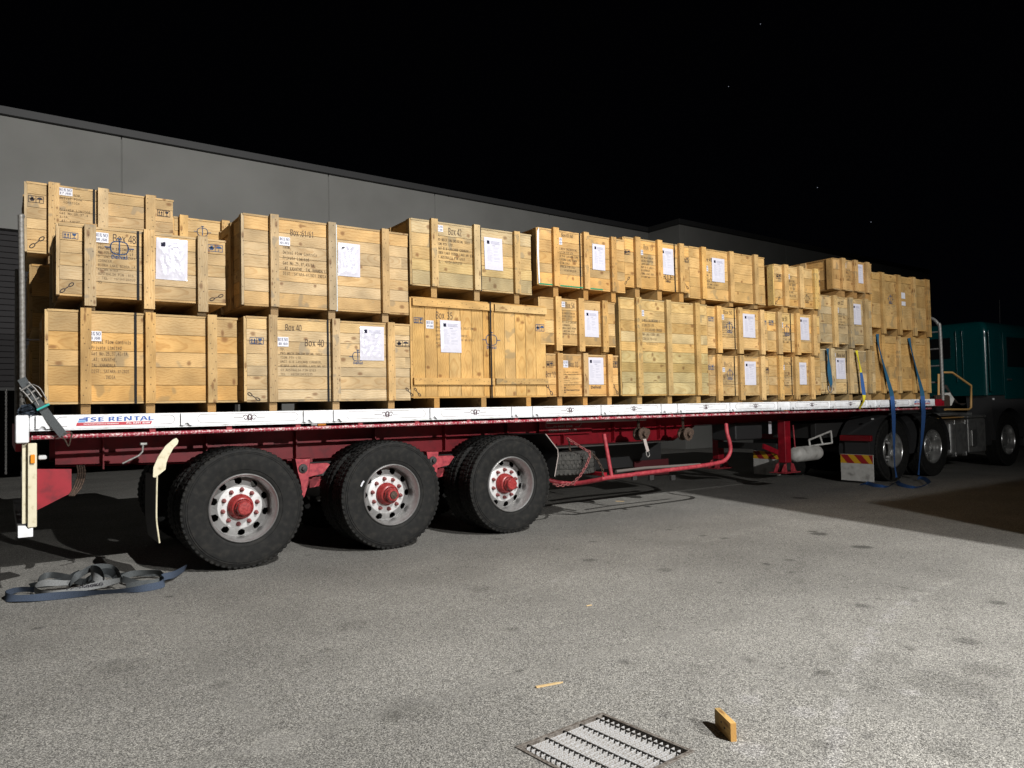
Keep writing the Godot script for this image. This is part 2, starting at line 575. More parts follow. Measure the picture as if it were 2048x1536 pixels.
func wood_atlas() -> ImageTexture:
	# sixteen boards, one above the other: 0-9 boards, 10-13 battens with nail heads, 14-15 end grain
	var W := 1024
	var S := 32
	var data := PackedByteArray()
	data.resize(W * S * 16 * 3)
	var r := RandomNumberGenerator.new()
	r.seed = 99
	var n1 := noise(51, 0.0035, FastNoiseLite.TYPE_SIMPLEX_SMOOTH, 2)
	var n2 := noise(52, 0.02, FastNoiseLite.TYPE_SIMPLEX_SMOOTH, 2)
	var n3 := noise(53, 0.35, FastNoiseLite.TYPE_SIMPLEX_SMOOTH, 1)
	for s in 16:
		var y0 := r.randf_range(-1.2, 2.2)
		var k := r.randf_range(5.0, 9.0)
		var light := Vector3(0.62, 0.47, 0.275).lerp(Vector3(0.6, 0.49, 0.325), r.randf())
		var dark := light * Vector3(0.72, 0.6, 0.46)
		var knots := []
		for i in r.randi_range(1, 4):
			knots.append(Vector4(r.randf_range(30, W - 30), r.randf_range(0.15, 0.85), r.randf_range(4, 15), r.randf_range(0.06, 0.22)))
		var nails := []
		if s >= 10 and s < 14:
			var x := 12.0
			while x < W:
				nails.append(Vector2(x, r.randf_range(0.2, 0.8)))
				x += r.randf_range(14, 40)
		for x in W:
			var h := 0.5 + 0.32 * n1.get_noise_2d(x, s * 90.0)
			var near := []
			for q in knots:
				if absf(x - q.x) < q.z * 4.0:
					near.append(q)
			var nn := []
			for q in nails:
				if absf(x - q.x) < 3.0:
					nn.append(q)
			for y in S:
				var t := y / float(S)
				var c: Vector3
				if s >= 14:
					var dx := (x % 64) / 64.0 - 0.5
					var rr := sqrt(dx * dx + (t - y0) * (t - y0)) * 9.0 + n2.get_noise_2d(x * 3.0, y * 3.0 + s * 70.0)
					c = light * Vector3(0.86, 0.74, 0.6) * (0.82 + 0.18 * sin(rr * TAU)) * (1.0 + 0.12 * n3.get_noise_2d(x * 2.0, y * 2.0))
				else:
					var yy := t - y0 + 0.1 * n2.get_noise_2d(x, y * 2.0 + s * 70.0)
					var rr := sqrt(yy * yy + h * h) * k
					var kd := 0.0
					for q in near:
						var a: float = (x - q.x) / q.z
						var b: float = (t - q.y) / q.w
						var d2 := a * a * 0.5 + b * b
						if d2 < 7.0:
							rr += 1.1 * exp(-d2 * 0.7)
							kd = maxf(kd, exp(-d2 * d2 * 1.4))
					var f := rr - floorf(rr)
					var late := smoothstep(0.45, 0.93, f) * (1.0 - smoothstep(0.93, 1.0, f))
					var fib := n3.get_noise_2d(x * 0.12, y * 2.2 + s * 40.0)
					var patch := n1.get_noise_2d(x * 2.0 + 400.0, y * 4.0 + s * 55.0)
					c = light.lerp(dark, clampf(late * 0.52 + fib * 0.26 + 0.06, 0.0, 1.0)) * (1.0 + 0.3 * patch)
					if s == 2 or s == 5 or s == 7 or s == 11:
						c = c.lerp(Vector3(0.3, 0.27, 0.22), 0.6 * smoothstep(0.28, 0.5, n1.get_noise_2d(x * 3.5 + 90.0, y * 5.0 + s * 31.0)))
					c = c.lerp(Vector3(0.2, 0.1, 0.045), kd * 0.75)
					for q in nn:
						var d := Vector2(x - q.x, (t - q.y) * 40.0).length()
						if d < 2.8:
							c = c.lerp(Vector3(0.05, 0.035, 0.03), 0.95 * (1.0 - d / 4.0))
				var o := ((s * S + y) * W + x) * 3
				data[o] = int(clampf(pow(c.x, 0.4545), 0, 1) * 255)
				data[o + 1] = int(clampf(pow(c.y, 0.4545), 0, 1) * 255)
				data[o + 2] = int(clampf(pow(c.z, 0.4545), 0, 1) * 255)
	return ImageTexture.create_from_image(Image.create_from_data(W, S * 16, false, Image.FORMAT_RGB8, data))

func document_texture() -> ImageTexture:
	var im := Image.create(96, 140, false, Image.FORMAT_RGB8)
	im.fill(Color(0.8, 0.795, 0.835))
	im.fill_rect(Rect2i(14, 14, 13, 15), Color(0.13, 0.13, 0.2))
	var r := RandomNumberGenerator.new()
	r.seed = 5
	for k in 3:
		im.fill_rect(Rect2i(34, 16 + k * 5, r.randi_range(36, 50), 2), Color(0.55, 0.55, 0.63))
	im.fill_rect(Rect2i(42, 34, 16, 2), Color(0.5, 0.5, 0.56))
	for k in 13:
		im.fill_rect(Rect2i(14, 42 + k * 5, r.randi_range(14, 30), 1), Color(0.6, 0.6, 0.67))
		if k % 3 != 2:
			im.fill_rect(Rect2i(48, 42 + k * 5, r.randi_range(10, 32), 1), Color(0.6, 0.6, 0.67))
	im.fill_rect(Rect2i(14, 114, 18, 1), Color(0.7, 0.7, 0.76))
	return ImageTexture.create_from_image(im)

const STAIN_X := -1.0
const STAIN_Z := -3.5
const STAIN_W := 16.0
func stain_texture() -> ImageTexture:
	var W := 512
	var im := Image.create(W, W, false, Image.FORMAT_RGB8)
	var a := noise(71, 0.006, FastNoiseLite.TYPE_SIMPLEX_SMOOTH, 5)
	var b := noise(72, 0.03, FastNoiseLite.TYPE_SIMPLEX_SMOOTH, 4)
	var spots := []
	for s in [[1600, 996, 20, 0.42, 0.6], [1637, 1068, 17, 0.35, 0.7], [1725, 1094, 22, 0.4, 0.68], [1625, 1063, 9, 0.5, 0.7], [1500, 1320, 14, 0.5, 0.82], [1562, 1335, 12, 0.5, 0.8], [1590, 1355, 12, 0.5, 0.85], [1640, 1348, 12, 0.5, 0.8], [1725, 1211, 18, 0.45, 0.8], [1995, 1205, 16, 0.5, 0.75], [1690, 1175, 8, 0.5, 0.75], [1808, 1175, 8, 0.5, 0.75], [1890, 1365, 90, 0.6, 0.92], [1960, 1340, 60, 0.4, 0.9], [1780, 1320, 50, 0.5, 0.94], [1900, 1500, 60, 0.5, 0.92], [1940, 1283, 26, 0.5, 0.8], [1290, 1390, 14, 0.5, 0.85], [1040, 1395, 16, 0.5, 0.88], [1500, 1400, 30, 0.5, 1.25], [1610, 1425, 40, 0.35, 1.3], [1500, 1500, 40, 0.4, 1.25], [1820, 1385, 22, 0.8, 1.3], [440, 1370, 30, 0.4, 0.88], [700, 1250, 40, 0.3, 0.92], [960, 1180, 30, 0.3, 0.9], [250, 1330, 60, 0.35, 0.92], [820, 1420, 70, 0.4, 0.93], [560, 1480, 80, 0.4, 1.08], [1180, 1120, 14, 0.4, 0.8], [1330, 1140, 18, 0.4, 0.85], [1025, 1260, 18, 0.4, 0.86], [1650, 1490, 26, 0.6, 0.85], [1580, 1120, 12, 0.5, 0.8], [1440, 1165, 8, 0.5, 0.7], [1533, 1128, 6, 0.5, 0.6]]:
		var p := py(s[0], s[1])
		var e := py(s[0] + s[2], s[1])
		spots.append([p.x, p.z, maxf(p.distance_to(e), 0.03), s[4]])
	var r := RandomNumberGenerator.new()
	r.seed = 17
	for k in 80:
		spots.append([r.randf_range(-0.5, 11), r.randf_range(-1, 6), r.randf_range(0.012, 0.05), r.randf_range(0.72, 0.92)])
	for y in W:
		for x in W:
			var v := 0.9 + 0.11 * a.get_noise_2d(x, y) + 0.06 * b.get_noise_2d(x, y)
			im.set_pixel(x, y, Color(v, v, v * 0.985))
	# faint curved tyre marks and scuffs
	for tr in [[Vector2(0.5, 6.5), Vector2(4.0, 2.6), Vector2(9.5, 1.6), 0.965], [Vector2(1.2, 7.4), Vector2(5.2, 3.4), Vector2(10.5, 2.6), 0.97], [Vector2(-0.5, 3.2), Vector2(3.5, 1.9), Vector2(8.0, 1.4), 1.05], [Vector2(2.4, 5.4), Vector2(4.2, 4.1), Vector2(6.2, 3.9), 1.06], [Vector2(3.6, 4.9), Vector2(4.6, 3.6), Vector2(6.6, 2.4), 0.975]]:
		for i in 240:
			var f := i / 239.0
			var p: Vector2 = (tr[0] as Vector2).lerp(tr[1], f).lerp((tr[1] as Vector2).lerp(tr[2], f), f)
			var cx0 := int((p.x - STAIN_X) / STAIN_W * W)
			var cy0 := int((p.y - STAIN_Z) / STAIN_W * W)
			for k in 9:
				var x := cx0 + k % 3 - 1
				var y := cy0 + k / 3 - 1
				if x >= 0 and y >= 0 and x < W and y < W and b.get_noise_2d(x * 5.0, y * 5.0) > -0.12:
					var c := im.get_pixel(x, y)
					var g: float = lerpf(1.0, tr[3], 0.3)
					im.set_pixel(x, y, Color(minf(c.r * g, 1), minf(c.g * g, 1), minf(c.b * g, 1)))
	for s in spots:
		var cx: float = (s[0] - STAIN_X) / STAIN_W * W
		var cy: float = (s[1] - STAIN_Z) / STAIN_W * W
		var rad: float = s[2] / STAIN_W * W
		for y in range(maxi(0, int(cy - rad * 1.6 - 1)), mini(W, int(cy + rad * 1.6 + 2))):
			for x in range(maxi(0, int(cx - rad * 1.6 - 1)), mini(W, int(cx + rad * 1.6 + 2))):
				var d := Vector2(x + 0.5 - cx, y + 0.5 - cy).length() / maxf(rad, 0.7) + 0.5 * b.get_noise_2d(x * 2.0, y * 2.0)
				var w := 1.0 - smoothstep(0.55, 1.1, d)
				if w > 0.0:
					var c := im.get_pixel(x, y)
					var k: float = lerpf(1.0, s[3], w)
					im.set_pixel(x, y, Color(minf(c.r * k, 1), minf(c.g * k, 1), minf(c.b * k, 1)))
	return ImageTexture.create_from_image(im)

# ---------------------------------------------------------------- the yard
var grate_xf: Transform3D
func setting() -> void:
	# the paving lies as sheets round the opening of the drain
	var a := py(1033, 1495)
	var b := py(1205, 1428)
	var c := py(1368, 1512)
	var ex := (b - a)
	var gx := ex.length()
	ex = ex.normalized()
	var ez := Vector3(-ex.z, 0, ex.x)
	var gz := (c - b).dot(ez)
	grate_xf = Transform3D(Basis(ex, Vector3.UP, ez), a)
	var mb := MB.new()
	var uv2 := PackedVector2Array()
	var L := 400.0
	for rc in [[-L, -L, L, 0.0], [-L, gz, L, L], [-L, 0.0, 0.0, gz], [gx, 0.0, L, gz]]:
		var q := []
		var ts := []
		for k in [[0, 1], [2, 1], [2, 3], [0, 3]]:
			var p: Vector3 = grate_xf * Vector3(rc[k[0]], 0, rc[k[1]])
			q.append(p)
			ts.append(Vector2(p.x, p.z))
			uv2.append(Vector2((p.x - STAIN_X) / STAIN_W, (p.z - STAIN_Z) / STAIN_W))
		mb.face(q, Vector3.UP, ts)
	var arr := []
	arr.resize(Mesh.ARRAY_MAX)
	arr[Mesh.ARRAY_VERTEX] = mb.v
	arr[Mesh.ARRAY_NORMAL] = mb.n
	arr[Mesh.ARRAY_TEX_UV] = mb.uv
	arr[Mesh.ARRAY_TEX_UV2] = uv2
	arr[Mesh.ARRAY_INDEX] = mb.ix
	var tang := PackedFloat32Array()
	for i in mb.v.size():
		tang.append_array(PackedFloat32Array([1, 0, 0, 1]))
	arr[Mesh.ARRAY_TANGENT] = tang
	var am := ArrayMesh.new()
	am.add_surface_from_arrays(Mesh.PRIMITIVE_TRIANGLES, arr)
	am.surface_set_material(0, M["asphalt"])
	tag(inst("ground", am), "", "", "", "structure")

	# drain: pit, frame, bars and rods
	var d := thing("drain_grate", "square steel drain grate of slanted flat bars set in the paving", "drain grate", a)
	d.transform = grate_xf
	var pit := MB.new()
	var D := 0.35
	pit.face([Vector3(0, 0, 0), Vector3(gx, 0, 0), Vector3(gx, -D, 0), Vector3(0, -D, 0)], Vector3(0, 0, 1))
	pit.face([Vector3(0, 0, gz), Vector3(gx, 0, gz), Vector3(gx, -D, gz), Vector3(0, -D, gz)], Vector3(0, 0, -1))
	pit.face([Vector3(0, 0, 0), Vector3(0, 0, gz), Vector3(0, -D, gz), Vector3(0, -D, 0)], Vector3(1, 0, 0))
	pit.face([Vector3(gx, 0, 0), Vector3(gx, 0, gz), Vector3(gx, -D, gz), Vector3(gx, -D, 0)], Vector3(-1, 0, 0))
	pit.face([Vector3(0, -D, 0), Vector3(gx, -D, 0), Vector3(gx, -D, gz), Vector3(0, -D, gz)], Vector3(0, 1, 0))
	obj("pit", pit, M["interior"], d)
	var f := 0.012
	for e in [[Vector3(-0.006, -0.05, -0.006), Vector3(gx + 0.006, 0.005, f)], [Vector3(-0.006, -0.05, gz - f), Vector3(gx + 0.006, 0.005, gz + 0.006)], [Vector3(-0.006, -0.05, f), Vector3(f, 0.005, gz - f)], [Vector3(gx - f, -0.05, f), Vector3(gx + 0.006, 0.005, gz - f)]]:
		boxpart("frame_edge", d, e[0], e[1], M["frame_rust"], 0.002)
	var nb := 15
	var bar := MB.new()
	bar.bevel(Vector3(-gx / 2 + f + 0.012, -0.045, -0.0022), Vector3(gx / 2 - f - 0.012, 0.0, 0.0022), 0.001)
	var barm := bar.mesh(M["grate_steel"])
	for i in nb:
		inst("bar", barm, d, Vector3(gx / 2, 0.002, f + 0.012 + (gz - 2 * f - 0.02) * (i + 0.3) / nb))
	var rod := MB.new()
	rod.bevel(Vector3(-0.004, -0.007, f), Vector3(0.004, 0.0, gz - f), 0.0015)
	var rodm := rod.mesh(M["dark_steel"])
	for i in 5:
		inst("rod", rodm, d, Vector3(gx * (0.1 + 0.2 * i), 0.003, 0))

# ---------------------------------------------------------------- light
func lamp(t: Node3D, at: Vector3, aim: Vector3, energy: float, angle: float, size: float) -> void:
	# a floodlight head: housing, glowing lens and the light that leaves it
	var h := group_part("lamp_head", t, at - t.position)
	h.basis = Basis.looking_at((aim - at).normalized(), Vector3.UP)
	boxpart("housing", h, Vector3(-size * 1.15, -size * 0.85, 0.03), Vector3(size * 1.15, size * 0.85, 0.11), M["black"], 0.02)
	boxpart("lamp_lens", h, Vector3(-size, -size * 0.7, 0.018), Vector3(size, size * 0.7, 0.028), M["lamp_lens"])
	var l := SpotLight3D.new()
	l.name = "floodlight_beam"
	l.light_color = Color(1.0, 0.995, 0.985)
	l.light_energy = energy
	l.light_size = 0.04
	l.spot_range = 150.0
	l.spot_attenuation = 2.0
	l.spot_angle = angle
	l.spot_angle_attenuation = 0.9
	l.shadow_enabled = true
	h.add_child(l)
	l.position = Vector3(0, 0, -0.02)

const POLE := Vector3(5.28, 12.0, 14.5)
const WALL_LAMP := Vector3(4.75, 4.0, 11.0)
func floodlights() -> void:
	var lens := mat("lamp_lens", Color(0.9, 0.9, 0.85), 0.3)
	lens.emission_enabled = true
	lens.emission = Color(1, 0.97, 0.92)
	lens.emission_energy_multiplier = 6.0
	var p := thing("light_pole", "tall grey yard light pole with one floodlight head", "light pole", Vector3(POLE.x, 0, POLE.z + 0.22))
	tubepart("pole", p, [Vector3(0, 0, 0), Vector3(0, 6, 0), Vector3(0, 12.1, 0)], 0.08, M["galvanised"], 14)
	boxpart("base_plate", p, Vector3(-0.2, 0.001, -0.2), Vector3(0.2, 0.03, 0.2), M["galvanised"])
	lamp(p, POLE, Vector3(2.9, 0.6, 0.8), 375.0, 49.0, 0.24)
	var w := thing("floodlight", "black floodlight on a bracket on the pale warehouse wall", "floodlight", WALL_LAMP)
	boxpart("bracket", w, Vector3(-0.03, -0.05, 0.14), Vector3(0.03, 0.05, 0.295), M["dark_steel"])
	lamp(w, WALL_LAMP, Vector3(4.2, 1.4, 0.0), 78.0, 64.0, 0.15)

func off_frame() -> void:
	# the building behind the viewer: a low front that carries a lamp and a tall block whose corner shades part of the yard
	var w := thing("warehouse", "pale warehouse with a low front and a tall block across the yard", "building", Vector3(0, 0, 11.3))
	for i in 5:
		boxpart("wall_panel", w, Vector3(-18.8 + i * 5.0, 0, 0), Vector3(-18.8 + i * 5.0 + 4.97, 6.4, 0.2), M["wall_grey"])
	boxpart("fascia", w, Vector3(-18.8, 6.402, -0.1), Vector3(6.15, 6.7, 0.3), M["fascia"])
	boxpart("block_wall", w, Vector3(6.31, 0, -1.1), Vector3(6.56, 8.81, 6.0), M["wall_grey"])
	for i in 4:
		boxpart("block_wall", w, Vector3(6.57 + i * 5.0, 0, -1.1), Vector3(6.57 + i * 5.0 + 4.97, 8.81, -0.85), M["wall_grey"])
	boxpart("block_roof", w, Vector3(6.57, 8.2, -0.84), Vector3(26.5, 8.35, 6.0), M["fascia"])
	var c := thing("shipping_container", "blue grey shipping container standing in the yard", "container", Vector3(6.57, 0, 7.5))
	var side := MB.new()
	var X := 6.06
	for zz in [0.0, 2.44]:
		var pts := []
		var x := 0.16
		while x < X - 0.16:
			pts.append(Vector2(x, 0.0))
			pts.append(Vector2(x + 0.07, 0.0))
			pts.append(Vector2(x + 0.14, 0.036))
			pts.append(Vector2(x + 0.21, 0.036))
			x += 0.28
		for i in pts.size() - 1:
			var p: Vector2 = pts[i]
			var q: Vector2 = pts[i + 1]
			var sg := 1.0 if zz == 0.0 else -1.0
			var nn := Vector3(-(q.y - p.y) * sg, 0, (q.x - p.x)).normalized() * -sg
			side.face([Vector3(p.x, 0.15, zz + sg * (p.y + 0.02)), Vector3(q.x, 0.15, zz + sg * (q.y + 0.02)), Vector3(q.x, 2.47, zz + sg * (q.y + 0.02)), Vector3(p.x, 2.47, zz + sg * (p.y + 0.02))], nn)
	obj("side_panels", side, M["container_paint"], c)
	boxpart("roof", c, Vector3(0.02, 2.5, 0.02), Vector3(X - 0.02, 2.56, 2.42), M["container_paint"])
	boxpart("base", c, Vector3(0.02, 0.001, 0.02), Vector3(X - 0.02, 0.149, 2.42), M["container_paint"])
	boxpart("end_wall", c, Vector3(0.03, 0.15, 0.16), Vector3(0.06, 2.499, 2.28), M["container_paint"])
	for k in 2:
		boxpart("door", c, Vector3(X - 0.06, 0.15, 0.16 + k * 1.065), Vector3(X - 0.03, 2.499, 1.215 + k * 1.065), M["container_paint"])
	for x in [0.0, X - 0.16]:
		for z in [0.0, 2.28]:
			boxpart("corner_post", c, Vector3(x, 0.001, z), Vector3(x + 0.16, 2.59, z + 0.16), M["container_paint"], 0.01)
	for z in [0.0, 2.36]:
		boxpart("top_rail", c, Vector3(0.161, 2.47, z), Vector3(X - 0.161, 2.58, z + 0.08), M["container_paint"])

func warehouse() -> void:
	# dark roller door and grey tilt-up panels behind the trailer; the front stands a little askew to the trailer
	var turn := atan(0.042)
	var w := thing("warehouse", "long grey panel warehouse with dark roller door behind the trailer", "building", Vector3(0.34, 0, -9.95))
	w.rotation.y = turn
	var H := 7.05
	var T := 0.25
	var xs := [2.03, 6.46, 9.4, 13.3, 17.75]
	# panel above the door and further panels along the front
	boxpart("wall_panel", w, Vector3(-9.0, 4.92, -T), Vector3(2.024, H, 0), M["wall_grey"], 0.012)
	boxpart("wall_panel", w, Vector3(-9.0, 0.0, -T), Vector3(-4.0, 4.905, 0), M["wall_grey"], 0.006)
	boxpart("wall_panel", w, Vector3(-4.0, 0.0, -T), Vector3(-1.9, 4.915, 0), M["wall_grey"], 0.006)
	for i in xs.size() - 1:
		boxpart("wall_panel", w, Vector3(xs[i] + 0.006, 0 if i else 4.92, -T), Vector3(xs[i + 1] - 0.006, H, 0), M["wall_grey"], 0.012)
	boxpart("wall_panel", w, Vector3(4.3, 0.0, -T), Vector3(6.454, 4.915, 0), M["wall_grey"], 0.006)
	boxpart("joint_backing", w, Vector3(2.0, 4.95, -T - 0.05), Vector3(17.7, H - 0.05, -0.012), M["wall_grey"])
	boxpart("fascia", w, Vector3(-9.0, H + 0.003, -T - 0.1), Vector3(17.7, H + 0.16, 0.08), M["fascia"], 0.01)
	# the part that stands forward
	boxpart("return_wall", w, Vector3(17.5, 0, 0.004), Vector3(17.75, H, 1.3), M["wall_grey"], 0.012)
	for i in 3:
		boxpart("wall_panel", w, Vector3(17.76 + i * 5.5, 0, 1.05), Vector3(17.76 + i * 5.5 + 5.47, H, 1.3), M["wall_grey"], 0.012)
	boxpart("fascia", w, Vector3(17.42, H + 0.003, 0.085), Vector3(34.3, H + 0.16, 1.38), M["fascia"], 0.01)
	# half raised roller door
	var door := group_part("roller_door", w, Vector3(-1.9, 0, -0.12))
	var slat := MB.new()
	slat.bevel(Vector3(0, 0, -0.012), Vector3(6.2, 0.106, 0.012), 0.008)
	var sl := slat.mesh(M["door_slat"])
	for i in 27:
		inst("slat", sl, door, Vector3(0, 1.97 + i * 0.11, 0))
	boxpart("bottom_rail", door, Vector3(0, 1.9, -0.03), Vector3(6.2, 1.968, 0.03), M["dark_steel"], 0.008)
	for x in [-0.06, 6.14]:
		boxpart("guide_track", w, Vector3(-1.9 + x, 0, -0.1), Vector3(-1.9 + x + 0.08, 4.9, -0.02), M["dark_steel"])
	# the dark bay behind the door
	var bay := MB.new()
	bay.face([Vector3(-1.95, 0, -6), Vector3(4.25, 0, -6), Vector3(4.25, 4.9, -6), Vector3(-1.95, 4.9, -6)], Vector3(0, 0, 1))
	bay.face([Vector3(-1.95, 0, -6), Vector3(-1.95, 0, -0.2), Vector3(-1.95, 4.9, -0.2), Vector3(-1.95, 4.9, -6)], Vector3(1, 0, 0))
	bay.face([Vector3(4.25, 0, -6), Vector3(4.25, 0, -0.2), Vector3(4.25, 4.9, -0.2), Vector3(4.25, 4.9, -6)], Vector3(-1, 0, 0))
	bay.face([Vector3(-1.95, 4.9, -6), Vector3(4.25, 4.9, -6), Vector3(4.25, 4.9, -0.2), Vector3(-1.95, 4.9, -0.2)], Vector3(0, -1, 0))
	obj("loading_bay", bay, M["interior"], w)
	# hand chain of the roller door
	var ch := MB.new()
	chain(ch, [Vector3(0.1, 1.9, -0.02), Vector3(0.1, 0.35, -0.02)], 0.05, 0.007)
	obj("hand_chain", ch, M["galvanised"], w)

func chain(mb: MB, path: Array, link: float, r: float) -> void:
	var cv := Curve3D.new()
	for p in path:
		cv.add_point(p)
	var len := cv.get_baked_length()
	var step := link * 0.74
	var k := 0
	var d := 0.0
	while d < len:
		var p := cv.sample_baked(d)
		var q := cv.sample_baked(minf(d + 0.01, len))
		var t := (q - p).normalized() if q.distance_to(p) > 1e-5 else Vector3.DOWN
		var s := t.cross(Vector3(0.3, 0.2, 0.9)).normalized()
		var u := t.cross(s)
		var w := s if k % 2 else u
		var loop := []
		for i in 10:
			var a := TAU * i / 10.0
			loop.append(p + t * (cos(a) * link * 0.5) + w * (sin(a) * link * 0.28))
		mb.tube(loop, r, 5, true)
		d += step
		k += 1

func pxpoly(list: Array, z: float) -> PackedVector2Array:
	var out := PackedVector2Array()
	for q in list:
		var p := pz(q[0], q[1], z)
		out.append(Vector2(p.x, p.y))
	return out

func plate(called: String, parent: Node3D, list: Array, z: float, thick: float, m: Material) -> MeshInstance3D:
	var mb := MB.new()
	mb.prism(pxpoly(list, z), z - thick, z)
	return obj(called, mb, m, parent)

func smooth(list: Array, n := 8) -> Array:
	var cv := Curve3D.new()
	for i in list.size():
		var p: Vector3 = list[i]
		var a: Vector3 = list[maxi(i - 1, 0)]
		var b: Vector3 = list[mini(i + 1, list.size() - 1)]
		var t := (b - a) / 6.0
		cv.add_point(p, -t, t)
	var out := []
	for i in list.size() - 1:
		for k in n:
			out.append(cv.sample(i, k / float(n)))
	out.append(list[list.size() - 1])
	return out

# ---------------------------------------------------------------- wheels
func tyre_mesh(m: Material, lugs: int) -> ArrayMesh:
	var key := "tyre%s%d" % [m.resource_name, lugs]
	if cache.has(key):
		return cache[key]
	var mb := MB.new()
	var pr := PackedVector2Array([Vector2(0.29, -0.255), Vector2(0.33, -0.268), Vector2(0.42, -0.282), Vector2(0.485, -0.27), Vector2(0.508, -0.255), Vector2(0.519, -0.24)])
	for k in 4:
		var z := -0.228 + k * 0.052
		pr.append_array(PackedVector2Array([Vector2(0.524, z), Vector2(0.524, z + 0.044), Vector2(0.512, z + 0.045), Vector2(0.512, z + 0.051)]))
	pr.append_array(PackedVector2Array([Vector2(0.524, -0.024), Vector2(0.515, -0.01), Vector2(0.494, -0.004), Vector2(0.493, -0.008), Vector2(0.487, -0.008), Vector2(0.486, 0.0), Vector2(0.478, 0.0), Vector2(0.477, -0.004), Vector2(0.471, -0.004), Vector2(0.47, 0.002), Vector2(0.42, 0.004), Vector2(0.37, 0.0), Vector2(0.338, -0.004), Vector2(0.336, -0.01), Vector2(0.32, -0.012), Vector2(0.3, -0.02), Vector2(0.295, -0.03)]))
	mb.lathe(pr, 96)
	for k in lugs:
		for side in [0, 1]:
			var w: float = TAU * (k + 0.5 * side) / lugs
			mb.xf = Transform3D(Basis(Vector3(0, 0, 1), w), Vector3.ZERO)
			var h := 0.021
			if side:
				mb.bevel(Vector3(0.498, -h, -0.07), Vector3(0.53, h, -0.006), 0.01)
			else:
				mb.bevel(Vector3(0.498, -h, -0.26), Vector3(0.53, h, -0.195), 0.01)
			mb.bevel(Vector3(0.505, -0.022, -0.18 + 0.05 * side), Vector3(0.53, 0.022, -0.14 + 0.05 * side), 0.004)
	mb.xf = Transform3D()
	cache[key] = mb.mesh(m)
	return cache[key]

func rim_mesh(m: Material) -> ArrayMesh:
	var key := "rim" + m.resource_name
	if cache.has(key):
		return cache[key]
	var mb := MB.new()
	mb.lathe(PackedVector2Array([Vector2(0.299, -0.045), Vector2(0.303, -0.02), Vector2(0.3, -0.006), Vector2(0.293, -0.002), Vector2(0.286, -0.008), Vector2(0.281, -0.024), Vector2(0.276, -0.05), Vector2(0.268, -0.075), Vector2(0.266, -0.12), Vector2(0.264, -0.192)]), 72)
	# dished disc with ten hand holes
	var seg := 240
	var rows := 12
	var a := Vector2(0.264, -0.192)
	var b := Vector2(0.194, -0.156)
	var st := mb.v.size()
	for j in rows + 1:
		var t := j / float(rows)
		var p := a.lerp(b, t) + Vector2(0.003, 0.006) * sin(t * PI)
		for k in seg + 1:
			var w := TAU * k / seg
			mb.vert(Vector3(cos(w) * p.x, sin(w) * p.x, p.y), Vector3(cos(w) * 0.45, sin(w) * 0.45, 0.89))
	for j in rows:
		for k in seg:
			var f := fposmod((k + 0.5) / seg * 10.0, 1.0) - 0.5
			var dx := f * TAU / 10.0 * 0.23
			var dy := ((j + 0.5) / rows - 0.5) * 0.079
			if dx * dx + dy * dy < 0.033 * 0.033:
				continue
			var q := st + j * (seg + 1) + k
			mb.quad(q, q + 1, q + seg + 2, q + seg + 1)
	cache[key] = mb.mesh(m)
	return cache[key]

func hex_nut(m: Material, r: float, l: float) -> ArrayMesh:
	var key := "nut%s%f" % [m.resource_name, r]
	if not cache.has(key):
		var mb := MB.new()
		mb.lathe(PackedVector2Array([Vector2(r * 1.35, 0), Vector2(r * 1.3, 0.006), Vector2(r, 0.008), Vector2(r, l), Vector2(r * 0.6, l + 0.002), Vector2(r * 0.55, l + 0.016), Vector2(0.0, l + 0.018)]), 6, true)
		cache[key] = mb.mesh(m)
	return cache[key]

